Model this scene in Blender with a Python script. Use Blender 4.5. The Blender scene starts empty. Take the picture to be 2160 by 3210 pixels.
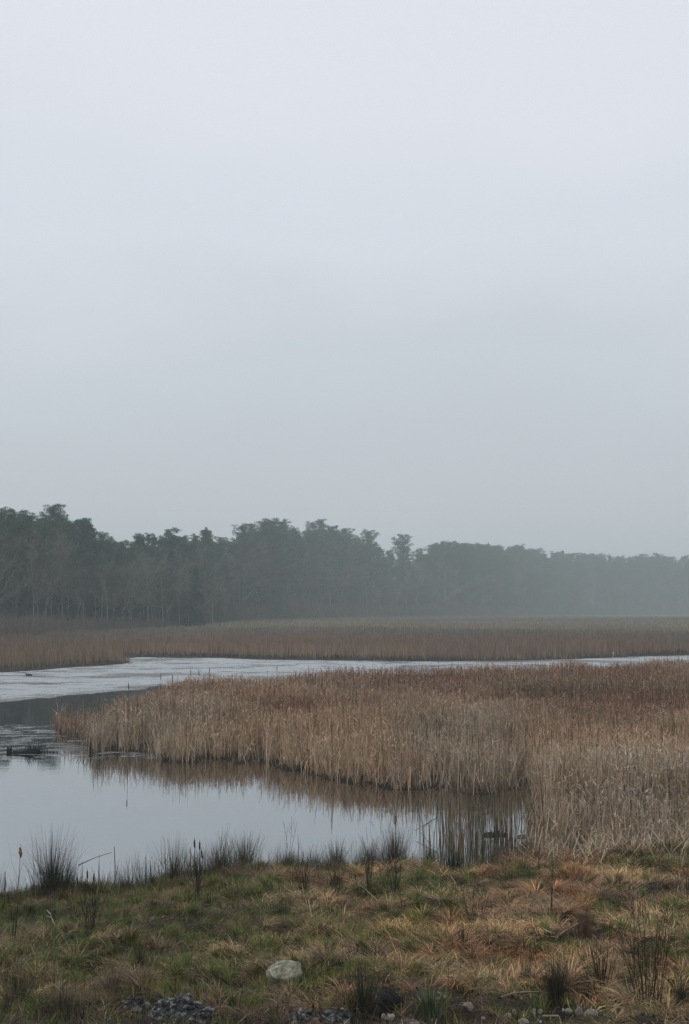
import bpy, math, random
import numpy as np
from mathutils import Vector

SEED = 7
rng = np.random.default_rng(SEED)
random.seed(SEED)
scene = bpy.context.scene
COL = scene.collection

# ------------------------------------------------------------------ camera
H_CAM, F, W0, H0, YH = 5.6, 3600.0, 2160.0, 3210.0, 1889.0
PITCH = math.atan((YH - H0 / 2) / F)
cam_d = bpy.data.cameras.new('camera')
cam = bpy.data.objects.new('camera', cam_d)
COL.objects.link(cam)
cam.location = (0, 0, H_CAM)
cam.rotation_euler = (math.pi / 2 + PITCH, 0, 0)
cam_d.sensor_fit = 'VERTICAL'
cam_d.sensor_height = 36
cam_d.lens = F / H0 * 36
cam_d.clip_end = 6000
cam_d.clip_start = 0.1
scene.camera = cam

CP, SP = math.cos(PITCH), math.sin(PITCH)


def pdir(u, v):
    dx, dy = u - W0 / 2, H0 / 2 - v
    return dx, F * CP - dy * SP, F * SP + dy * CP


def pix(u, v, z=0.0):
    """photo pixel -> (x, y) on the horizontal plane at height z"""
    dx, dy, dz = pdir(u, v)
    t = (z - H_CAM) / dz
    return dx * t, dy * t


def at_dist(u, d):
    """x of photo column u at distance d"""
    return (u - W0 / 2) / F * d


def z_at(v, d):
    """height seen at photo row v at distance d"""
    dx, dy, dz = pdir(W0 / 2, v)
    return H_CAM + dz / dy * d


# ------------------------------------------------------------------ noise
def vnoise(x, y, seed=0, freq=1.0):
    x = np.asarray(x, float) * freq + seed * 17.31
    y = np.asarray(y, float) * freq - seed * 9.77
    xi, yi = np.floor(x).astype(np.int64), np.floor(y).astype(np.int64)
    fx, fy = x - xi, y - yi
    fx, fy = fx * fx * (3 - 2 * fx), fy * fy * (3 - 2 * fy)

    def h(a, b):
        n = (a * 374761393 + b * 668265263 + seed * 2147483647) & 0xFFFFFFFF
        n = ((n ^ (n >> 13)) * 1274126177) & 0xFFFFFFFF
        return ((n ^ (n >> 16)) & 0xFFFF) / 65535.0
    return (h(xi, yi) * (1 - fx) * (1 - fy) + h(xi + 1, yi) * fx * (1 - fy)
            + h(xi, yi + 1) * (1 - fx) * fy + h(xi + 1, yi + 1) * fx * fy)


def fbm(x, y, seed=0, freq=1.0, oct=3):
    s = 0
    a = 0.5
    t = 0
    for i in range(oct):
        s = s + a * vnoise(x, y, seed + i * 5, freq * 2 ** i)
        t += a
        a *= 0.5
    return s / t


# ------------------------------------------------------------------ shoreline
near_shore = [(0, 2822), (70, 2812), (200, 2787), (431, 2786), (500, 2762), (600, 2748), (720, 2730), (900, 2722),
              (1000, 2735), (1100, 2722), (1300, 2715), (1440, 2738), (1560, 2700), (1640, 2672), (1700, 2690)]
right_bed = [(1706, 2640), (1698, 2590), (1690, 2540), (1692, 2500)]
front = [(1690, 2462), (1640, 2450), (1600, 2478), (1530, 2490), (1450, 2486), (1380, 2468), (1300, 2478), (1200, 2472),
         (1140, 2450), (1100, 2462), (1020, 2440), (960, 2412), (900, 2418), (800, 2380), (750, 2398), (700, 2382),
         (650, 2372), (600, 2394), (520, 2382), (460, 2360), (400, 2358), (340, 2350), (300, 2362), (282, 2320),
         (230, 2312), (200, 2304), (175, 2288), (180, 2272)]
back_z = [(205, 2240, .75), (250, 2220, 1.0), (320, 2204, 1.1), (440, 2194, 1.15), (458, 2165, 1.35), (520, 2146, 1.42),
          (600, 2131, 1.42), (700, 2122, 1.42), (850, 2113, 1.42), (1000, 2105, 1.42), (1150, 2103, 1.42), (1300, 2096, 1.42),
          (1500, 2088, 1.42), (1800, 2079, 1.42), (2100, 2069, 1.42), (2300, 2062, 1.42)]
far_shore = [(2300, 2049), (2160, 2054), (1980, 2058), (1900, 2062), (1800, 2066), (1600, 2070), (1400, 2074), (1200, 2072),
             (1000, 2070), (800, 2068), (700, 2063), (560, 2062), (440, 2060), (380, 2066), (415, 2076), (385, 2082),
             (300, 2088), (200, 2094), (100, 2103), (0, 2108)]
WP = [(-60, 26), (-30, 24.0), (-12, 22.4)]
WP += [pix(u, v) for u, v in near_shore]
WP += [pix(u, v) for u, v in right_bed]
WP += [pix(u, v) for u, v in front]
WP += [pix(u, v, z) for u, v, z in back_z]
WP += [(55, 96), (90, 110), (95, 130), (60, 124)]
WP += [pix(u, v) for u, v in far_shore]
WP += [(-35, 86), (-60, 80)]
WP = np.array(WP)


def sdist(x, y, poly=WP):
    """positive on land, negative in the water"""
    x = np.atleast_1d(np.asarray(x, float)); y = np.atleast_1d(np.asarray(y, float))
    out = np.empty(x.shape)
    a = poly; b = np.roll(poly, -1, axis=0)
    for s in range(0, len(x), 20000):
        px, py = x[s:s + 20000, None], y[s:s + 20000, None]
        ex, ey = (b - a)[:, 0], (b - a)[:, 1]
        t = np.clip(((px - a[:, 0]) * ex + (py - a[:, 1]) * ey) / (ex * ex + ey * ey + 1e-12), 0, 1)
        d = np.sqrt(((a[:, 0] + t * ex - px) ** 2 + (a[:, 1] + t * ey - py) ** 2).min(axis=1))
        cond = ((a[:, 1] > py) != (b[:, 1] > py)) & (px < ex * (py - a[:, 1]) / np.where(ey == 0, 1e-9, ey) + a[:, 0])
        inside = (cond.sum(axis=1) % 2) == 1
        out[s:s + 20000] = np.where(inside, -d, d)
    return out


def sstep(x, a, b):
    t = np.clip((np.asarray(x, float) - a) / (b - a), 0, 1)
    return t * t * (3 - 2 * t)


def ground_z(x, y, sd=None):
    x = np.atleast_1d(np.asarray(x, float)); y = np.atleast_1d(np.asarray(y, float))
    if sd is None:
        sd = sdist(x, y)
    near = np.clip((26.5 - y) / 1.2, 0, 1)
    bank = np.interp(y, [-100, 2, 6, 9.5, 12.5], [3.1, 3.1, 2.0, .75, 0]) * near
    bumps = (fbm(x, y, 3, .9, 3) - .5) * .34 + (vnoise(x, y, 8, 2.6) - .5) * .20 + (vnoise(x, y, 9, 7.0) - .5) * .05
    zl_near = .03 + .082 * np.minimum(sd, 12) + bank + bumps * np.clip(sd / .8, 0, 1) * (y < 30)
    zl_marsh = -4.5 * sstep(y, 250, 900) + .04 + .08 * np.minimum(sd, 1.5) + (fbm(x, y, 5, .3, 2) - .5) * .1 * np.clip(sd, 0, 1)
    zl = zl_near * near + zl_marsh * (1 - near)
    zl = np.where(y < 200, np.maximum(zl, .012 + .03 * np.clip(sd, 0, 1)), zl)
    return np.where(sd > 0, zl, np.maximum(-.8, -.03 + sd * .35))


def hit(u, v):
    """photo pixel -> point on the ground"""
    dx, dy, dz = pdir(u, v)
    ts = np.linspace(9 / dy, 60 / dy, 3000)
    xs, ys, zs = dx * ts, dy * ts, H_CAM + dz * ts
    g = np.maximum(ground_z(xs, ys), 0)
    k = int(np.argmax(zs < g))
    return float(xs[k]), float(ys[k]), float(g[k])


# ------------------------------------------------------------------ object helpers
def tag(o, label=None, cat=None, group=None, kind=None):
    if label: o['label'] = label
    if cat: o['category'] = cat
    if group: o['group'] = group
    if kind: o['kind'] = kind
    return o


def empty(name, loc=(0, 0, 0), rz=0.0, s=1.0):
    o = bpy.data.objects.new(name, None)
    COL.objects.link(o)
    o.location = loc
    o.rotation_euler = (0, 0, rz)
    o.scale = (s, s, s)
    o.empty_display_size = .2
    return o


def mesh_np(name, V, Q=None, T=None, col=None, smooth=False):
    me = bpy.data.meshes.new(name)
    V = np.asarray(V, np.float32)
    nq = 0 if Q is None else len(Q)
    nt = 0 if T is None else len(T)
    me.vertices.add(len(V))
    me.vertices.foreach_set('co', V.ravel())
    loops = []
    if nq: loops.append(np.asarray(Q, np.int32).ravel())
    if nt: loops.append(np.asarray(T, np.int32).ravel())
    L = np.concatenate(loops)
    me.loops.add(len(L))
    me.loops.foreach_set('vertex_index', L)
    me.polygons.add(nq + nt)
    st = np.concatenate([np.arange(nq) * 4, nq * 4 + np.arange(nt) * 3]).astype(np.int32)
    me.polygons.foreach_set('loop_start', st)
    if smooth:
        me.polygons.foreach_set('use_smooth', np.ones(nq + nt, bool))
    if col is not None:
        ca = me.color_attributes.new('tint', 'FLOAT_COLOR', 'POINT')
        c = np.ones((len(V), 4), np.float32)
        c[:, :3] = col
        ca.data.foreach_set('color', c.ravel())
    me.update(calc_edges=True)
    me.validate()
    return me


def link(name, me, mat, parent=None, loc=None):
    o = bpy.data.objects.new(name, me)
    COL.objects.link(o)
    if mat is not None and not me.materials:
        me.materials.append(mat)
    if parent is not None:
        o.parent = parent
    if loc is not None:
        o.location = loc
    return o


# ------------------------------------------------------------------ materials
def new_mat(name):
    m = bpy.data.materials.new(name)
    m.use_nodes = True
    nt = m.node_tree
    return m, nt, nt.nodes['Principled BSDF']


def tint_mat(name, rough=.75, spec=.25, noise=.25, nscale=3.0, objrand=0.0, transl=0.0):
    """colour from the per-plant tint attribute, varied with noise"""
    m, nt, p = new_mat(name)
    N, Lk = nt.nodes, nt.links
    at = N.new('ShaderNodeAttribute'); at.attribute_name = 'tint'
    tc = N.new('ShaderNodeTexCoord')
    no = N.new('ShaderNodeTexNoise'); no.inputs['Scale'].default_value = nscale; no.inputs['Detail'].default_value = 4
    Lk.new(tc.outputs['Object'], no.inputs['Vector'])
    mr = N.new('ShaderNodeMapRange')
    mr.inputs['To Min'].default_value = 1 - noise; mr.inputs['To Max'].default_value = 1 + noise
    mr.inputs['From Min'].default_value = .3; mr.inputs['From Max'].default_value = .7
    Lk.new(no.outputs['Fac'], mr.inputs['Value'])
    mul = N.new('ShaderNodeVectorMath'); mul.operation = 'SCALE'
    Lk.new(at.outputs['Color'], mul.inputs[0]); Lk.new(mr.outputs[0], mul.inputs['Scale'])
    out = mul.outputs[0]
    if objrand:
        oi = N.new('ShaderNodeObjectInfo')
        hs = N.new('ShaderNodeHueSaturation')
        m2 = N.new('ShaderNodeMapRange')
        m2.inputs['To Min'].default_value = 1 - objrand; m2.inputs['To Max'].default_value = 1 + objrand
        Lk.new(oi.outputs['Random'], m2.inputs['Value'])
        m3 = N.new('ShaderNodeMapRange')
        m3.inputs['To Min'].default_value = .48; m3.inputs['To Max'].default_value = .53
        Lk.new(oi.outputs['Random'], m3.inputs['Value'])
        Lk.new(m2.outputs[0], hs.inputs['Value']); Lk.new(m3.outputs[0], hs.inputs['Hue'])
        Lk.new(out, hs.inputs['Color'])
        out = hs.outputs[0]
    Lk.new(out, p.inputs['Base Color'])
    p.inputs['Roughness'].default_value = rough
    p.inputs['Specular IOR Level'].default_value = spec
    return m


M = {}
M['reed'] = tint_mat('dry_reed', .7, .3, .2, 2.0)
M['far_reed'] = tint_mat('far_reed', .8, .2, .2, .4)
M['grass'] = tint_mat('grass_blades', .65, .3, .25, 5.0)
M['needle'] = tint_mat('pine_needles', .7, .25, .25, .6, objrand=.25)
M['bark'] = tint_mat('bark', .9, .15, .3, 4.0, objrand=.2)
M['twig'] = tint_mat('twigs', .85, .15, .25, 6.0, objrand=.15)
M['feather'] = tint_mat('feathers', .6, .3, .1, 20.0)


def rock_mat(name, c1, c2, c3, scale, bump=.6, rough=.85):
    m, nt, p = new_mat(name)
    N, Lk = nt.nodes, nt.links
    tc = N.new('ShaderNodeTexCoord')
    n1 = N.new('ShaderNodeTexNoise'); n1.inputs['Scale'].default_value = scale; n1.inputs['Detail'].default_value = 10
    n1.inputs['Roughness'].default_value = .65
    Lk.new(tc.outputs['Object'], n1.inputs['Vector'])
    cr = N.new('ShaderNodeValToRGB')
    cr.color_ramp.elements[0].position = .34; cr.color_ramp.elements[0].color = (*c1, 1)
    cr.color_ramp.elements[1].position = .66; cr.color_ramp.elements[1].color = (*c3, 1)
    e = cr.color_ramp.elements.new(.5); e.color = (*c2, 1)
    Lk.new(n1.outputs['Fac'], cr.inputs['Fac'])
    n2 = N.new('ShaderNodeTexNoise'); n2.inputs['Scale'].default_value = scale * 6; n2.inputs['Detail'].default_value = 6
    Lk.new(tc.outputs['Object'], n2.inputs['Vector'])
    mx = N.new('ShaderNodeMix'); mx.data_type = 'RGBA'; mx.blend_type = 'OVERLAY'; mx.inputs[0].default_value = .7
    Lk.new(cr.outputs[0], mx.inputs[6]); Lk.new(n2.outputs['Fac'], mx.inputs[7])
    Lk.new(mx.outputs[2], p.inputs['Base Color'])
    b = N.new('ShaderNodeBump'); b.inputs['Strength'].default_value = bump; b.inputs['Distance'].default_value = .02
    Lk.new(n2.outputs['Fac'], b.inputs['Height']); Lk.new(b.outputs[0], p.inputs['Normal'])
    p.inputs['Roughness'].default_value = rough
    p.inputs['Specular IOR Level'].default_value = .3
    return m


M['rock'] = rock_mat('pale_lichen_rock', (.09, .09, .06), (.24, .23, .17), (.42, .40, .31), 9)
M['stone'] = rock_mat('pale_stone', (.16, .14, .11), (.28, .25, .2), (.42, .39, .33), 14)
M['stone_pink'] = rock_mat('pinkish_stone', (.12, .08, .06), (.22, .15, .11), (.3, .22, .17), 14)
M['stone_white'] = rock_mat('white_stone', (.35, .37, .38), (.5, .53, .55), (.6, .63, .65), 14)
M['char'] = rock_mat('dark_flaky_rock', (.008, .009, .010), (.05, .05, .05), (.34, .34, .33), 13, 1.0, .7)
M['soil'] = rock_mat('dark_soil', (.006, .006, .005), (.014, .013, .01), (.035, .03, .024), 8, 1.0, .9)
M['wetwood'] = rock_mat('wet_wood', (.006, .007, .006), (.015, .014, .012), (.035, .03, .025), 10, .8, .5)


def ground_mat():
    m, nt, p = new_mat('marsh_soil')
    N, Lk = nt.nodes, nt.links
    tc = N.new('ShaderNodeTexCoord')
    n1 = N.new('ShaderNodeTexNoise'); n1.inputs['Scale'].default_value = 1.3; n1.inputs['Detail'].default_value = 12
    n1.inputs['Roughness'].default_value = .7
    Lk.new(tc.outputs['Object'], n1.inputs['Vector'])
    cr = N.new('ShaderNodeValToRGB')
    for i, (ps, c) in enumerate([(.3, (.008, .008, .006)), (.48, (.022, .018, .012)), (.6, (.045, .033, .02)), (.75, (.02, .03, .01))]):
        e = cr.color_ramp.elements[i] if i < 2 else cr.color_ramp.elements.new(ps)
        e.position = ps; e.color = (*c, 1)
    Lk.new(n1.outputs['Fac'], cr.inputs['Fac'])
    Lk.new(cr.outputs[0], p.inputs['Base Color'])
    n2 = N.new('ShaderNodeTexNoise'); n2.inputs['Scale'].default_value = 25; n2.inputs['Detail'].default_value = 6
    Lk.new(tc.outputs['Object'], n2.inputs['Vector'])
    b = N.new('ShaderNodeBump'); b.inputs['Strength'].default_value = .8; b.inputs['Distance'].default_value = .03
    Lk.new(n2.outputs['Fac'], b.inputs['Height']); Lk.new(b.outputs[0], p.inputs['Normal'])
    p.inputs['Roughness'].default_value = .9
    p.inputs['Specular IOR Level'].default_value = .15
    return m


M['ground'] = ground_mat()


def water_mat():
    m, nt, p = new_mat('pond_water')
    N, Lk = nt.nodes, nt.links
    p.inputs['Base Color'].default_value = (.34, .365, .375, 1)
    p.inputs['Metallic'].default_value = 1.0
    p.inputs['IOR'].default_value = 1.33
    tc = N.new('ShaderNodeTexCoord')
    sep = N.new('ShaderNodeSeparateXYZ'); Lk.new(tc.outputs['Object'], sep.inputs[0])

    def math_(op, a, b=None, clamp=False):
        n = N.new('ShaderNodeMath'); n.operation = op; n.use_clamp = clamp
        for i, v in enumerate((a, b)):
            if v is None: continue
            if isinstance(v, (int, float)): n.inputs[i].default_value = v
            else: Lk.new(v, n.inputs[i])
        return n.outputs[0]

    def noise(scale, sx, sy, detail, rough=.5, off=0):
        mp = N.new('ShaderNodeMapping'); mp.inputs['Scale'].default_value = (sx, sy, 1)
        mp.inputs['Location'].default_value = (off, off * 2, 0)
        Lk.new(tc.outputs['Object'], mp.inputs[0])
        n = N.new('ShaderNodeTexNoise'); n.inputs['Scale'].default_value = scale; n.inputs['Detail'].default_value = detail
        n.inputs['Roughness'].default_value = rough
        Lk.new(mp.outputs[0], n.inputs['Vector'])
        return n.outputs['Fac']
    # ripples beyond the curved edge of the calm water: y > 62 + (x+19)*1.7
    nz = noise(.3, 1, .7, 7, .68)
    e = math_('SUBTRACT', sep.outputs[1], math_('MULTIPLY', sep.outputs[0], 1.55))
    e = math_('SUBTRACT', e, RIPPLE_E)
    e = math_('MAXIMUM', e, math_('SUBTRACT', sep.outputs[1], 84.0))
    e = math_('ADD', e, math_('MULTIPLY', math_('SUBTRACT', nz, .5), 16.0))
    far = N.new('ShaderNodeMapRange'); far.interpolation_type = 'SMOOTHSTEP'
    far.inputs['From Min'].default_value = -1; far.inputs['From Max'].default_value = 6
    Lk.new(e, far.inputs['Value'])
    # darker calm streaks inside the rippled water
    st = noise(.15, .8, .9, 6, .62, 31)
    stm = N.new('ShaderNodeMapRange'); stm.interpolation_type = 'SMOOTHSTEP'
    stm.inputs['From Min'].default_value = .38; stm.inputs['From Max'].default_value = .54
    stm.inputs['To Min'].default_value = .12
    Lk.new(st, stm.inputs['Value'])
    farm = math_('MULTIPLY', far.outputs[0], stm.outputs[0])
    # small patches of ripple in the calm water
    pt = noise(1.5, .5, 1.0, 6, .7, 11)
    ptm = N.new('ShaderNodeMapRange'); ptm.interpolation_type = 'SMOOTHSTEP'
    ptm.inputs['From Min'].default_value = .52; ptm.inputs['From Max'].default_value = .66
    Lk.new(pt, ptm.inputs['Value'])
    zone = N.new('ShaderNodeMapRange'); zone.interpolation_type = 'SMOOTHSTEP'
    zone.inputs['From Min'].default_value = 41.5; zone.inputs['From Max'].default_value = 45
    Lk.new(sep.outputs[1], zone.inputs['Value'])
    zone2 = N.new('ShaderNodeMapRange'); zone2.interpolation_type = 'SMOOTHSTEP'
    zone2.inputs['From Min'].default_value = 54; zone2.inputs['From Max'].default_value = 46
    Lk.new(sep.outputs[1], zone2.inputs['Value'])
    pz = math_('MULTIPLY', math_('MULTIPLY', ptm.outputs[0], zone.outputs[0]), zone2.outputs[0])
    mask = math_('MAXIMUM', farm, math_('MULTIPLY', pz, .38))
    big = noise(1.6, .7, 1.5, 3, .55, 3)
    small = noise(7.0, .6, 1.2, 3, .6, 5)
    hgt = math_('ADD', big, math_('MULTIPLY', small, .35))
    hgt = math_('MULTIPLY', hgt, math_('ADD', math_('MULTIPLY', mask, 2.0), .0035))
    b = N.new('ShaderNodeBump'); b.inputs['Strength'].default_value = 1.0; b.inputs['Distance'].default_value = .35
    Lk.new(hgt, b.inputs['Height'])
    Lk.new(b.outputs[0], p.inputs['Normal'])
    fl = noise(.8, .4, .9, 7, .75, 51)
    flm = N.new('ShaderNodeMapRange')
    flm.inputs['From Min'].default_value = .35; flm.inputs['From Max'].default_value = .65
    flm.inputs['To Min'].default_value = .08; flm.inputs['To Max'].default_value = 1.3
    Lk.new(fl, flm.inputs['Value'])
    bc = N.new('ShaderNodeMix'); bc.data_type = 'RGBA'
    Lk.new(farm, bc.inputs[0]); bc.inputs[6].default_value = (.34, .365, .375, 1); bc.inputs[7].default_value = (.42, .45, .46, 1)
    Lk.new(bc.outputs[2], p.inputs['Base Color'])  # rippled water painted lighter to stand in for a stronger sky reflection
    rg = math_('ADD', math_('MULTIPLY', math_('MULTIPLY', mask, flm.outputs[0]), .50), .012)
    Lk.new(rg, p.inputs['Roughness'])
    return m


_p = pix(0, 2198); _q = pix(480, 2153)
RIPPLE_E = _p[1] - 1.55 * _p[0]
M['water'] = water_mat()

# ------------------------------------------------------------------ ground and water
def build_ground():
    ys = np.concatenate([np.arange(-40, 8, 2.0), np.arange(8, 27.5, .09), np.arange(27.5, 60, .35), np.arange(60, 125, .8),
                         np.geomspace(125, 1500, 60)])
    us = np.concatenate([-np.geomspace(1.5, .43, 14), np.linspace(-.42, .42, 190), np.geomspace(.43, 1.5, 14)])
    wy = np.maximum(np.abs(ys), 8) + 2
    X = us[None, :] * wy[:, None]
    Y = np.repeat(ys[:, None], len(us), 1)
    Z = ground_z(X.ravel(), Y.ravel())
    V = np.stack([X.ravel(), Y.ravel(), Z], 1)
    nr, nc = X.shape
    i = np.arange((nr - 1))[:, None] * nc + np.arange(nc - 1)[None, :]
    Q = np.stack([i, i + 1, i + 1 + nc, i + nc], -1).reshape(-1, 4)
    me = mesh_np('ground', V, Q, smooth=True)
    tag(link('ground', me, M['ground']), 'dark marsh soil under the grass and reeds', 'ground', kind='structure')


build_ground()
wv = [(-160, 18, 0), (160, 18, 0), (160, 140, 0), (-160, 140, 0)]
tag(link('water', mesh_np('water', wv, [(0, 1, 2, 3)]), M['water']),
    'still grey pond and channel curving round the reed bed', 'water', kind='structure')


# ------------------------------------------------------------------ blades
def blades(px, py, pz, h, w, th0, th1, phi, col, segs=3, kink=None, kink_at=.6, tip=.15, power=1.0, twist=None, jit=.25):
    """ribbons: polar angle from vertical runs th0 -> th1 along the blade, azimuth phi"""
    n = len(px)
    h, w, th0, th1, phi = [np.broadcast_to(np.asarray(a, float), (n,)) for a in (h, w, th0, th1, phi)]
    S = np.linspace(0, 1, segs + 1)
    P = np.zeros((n, segs + 1, 3))
    P[:, 0] = np.stack([px, py, pz], 1)
    for k in range(segs):
        s = (S[k] + S[k + 1]) / 2
        th = th0 + (th1 - th0) * s ** power
        if kink is not None:
            th = th + np.where(s > kink_at, kink, 0)
        L = h / segs
        P[:, k + 1, 0] = P[:, k, 0] + np.sin(th) * np.cos(phi) * L
        P[:, k + 1, 1] = P[:, k, 1] + np.sin(th) * np.sin(phi) * L
        P[:, k + 1, 2] = P[:, k, 2] + np.cos(th) * L
    tw = phi + math.pi / 2 + (rng.uniform(-.9, .9, n) if twist is None else twist)
    wx, wy = np.cos(tw), np.sin(tw)
    prof = np.interp(S, [0, .5, 1], [1.0, .85, tip])
    half = w[:, None] * prof[None, :] * .5
    A = P.copy(); B = P.copy()
    A[:, :, 0] -= wx[:, None] * half; A[:, :, 1] -= wy[:, None] * half
    B[:, :, 0] += wx[:, None] * half; B[:, :, 1] += wy[:, None] * half
    V = np.stack([A, B], 2).reshape(-1, 3)
    base = np.arange(n)[:, None] * (2 * (segs + 1)) + np.arange(segs)[None, :] * 2
    Q = np.stack([base, base + 1, base + 3, base + 2], -1).reshape(-1, 4)
    C = np.repeat(np.asarray(col, float), 2 * (segs + 1), axis=0)
    return V, Q, C


class Acc:
    def __init__(s): s.V, s.Q, s.C, s.n = [], [], [], 0

    def add(s, vqc):
        V, Q, C = vqc
        s.V.append(V); s.Q.append(Q + s.n); s.C.append(C); s.n += len(V)

    def mesh(s, name, smooth=False):
        return mesh_np(name, np.concatenate(s.V), np.concatenate(s.Q), col=np.concatenate(s.C), smooth=smooth)


def mixc(a, b, t):
    t = np.asarray(t)[:, None]
    return np.asarray(a) * (1 - t) + np.asarray(b) * t


def sstep(x, a, b):
    t = np.clip((np.asarray(x, float) - a) / (b - a), 0, 1)
    return t * t * (3 - 2 * t)


def fan_sample(y0, y1, dens, half=.40, pad=3.0):
    """random points in the field of view fan, dens(y) per square metre"""
    ye = np.linspace(y0, y1, 60)
    ps = []
    for a, b in zip(ye[:-1], ye[1:]):
        hw = half * b + pad
        n = int(dens((a + b) / 2) * 2 * hw * (b - a))
        ps.append(np.stack([rng.uniform(-hw, hw, n), rng.uniform(a, b, n)], 1))
    return np.concatenate(ps)


# ------------------------------------------------------------------ reed bed
def reed_colour(x, y, n):
    """dry cattail leaves: tan, rust and grey patches"""
    tan = np.array([.50, .355, .225]); rust = np.array([.235, .125, .075]); grey = np.array([.38, .315, .235]); olive = np.array([.17, .15, .085])
    a = fbm(x, y, 21, .10, 3); b = fbm(x, y * .6, 27, .16, 3); c = fbm(x, y, 33, .2, 2)
    rustf = sstep(y, 37, 48) * .8 + (a - .5) * 1.5
    col = mixc(tan, rust, np.clip(rustf, 0, 1))
    col = mixc(np.zeros(3), np.ones(3), np.ones(n)) * col
    g = (sstep(b, .45, .68) * .75 * (1 - .6 * sstep(y, 44, 54)) + .08 * sstep(x, 5, 9) * sstep(y, 40, 30))[:, None]
    col = col * (1 - g) + grey * g
    o = (sstep(c, .62, .75) * .6 * sstep(y, 36, 44))[:, None]
    col = col * (1 - o) + olive * o
    col = col * rng.uniform(.5, 1.45, n)[:, None]
    col = col * (1 + .08 * sstep(y, 42, 30))[:, None]
    # single leaves that are bleached or orange or still green
    r = rng.random(n)
    col = np.where((r < .05)[:, None], np.array([.55, .45, .33]) * rng.uniform(.7, 1.1, n)[:, None], col)
    col = np.where(((r > .05) & (r < .12))[:, None], np.array([.42, .21, .08]) * rng.uniform(.7, 1.1, n)[:, None], col)
    return col


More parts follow.
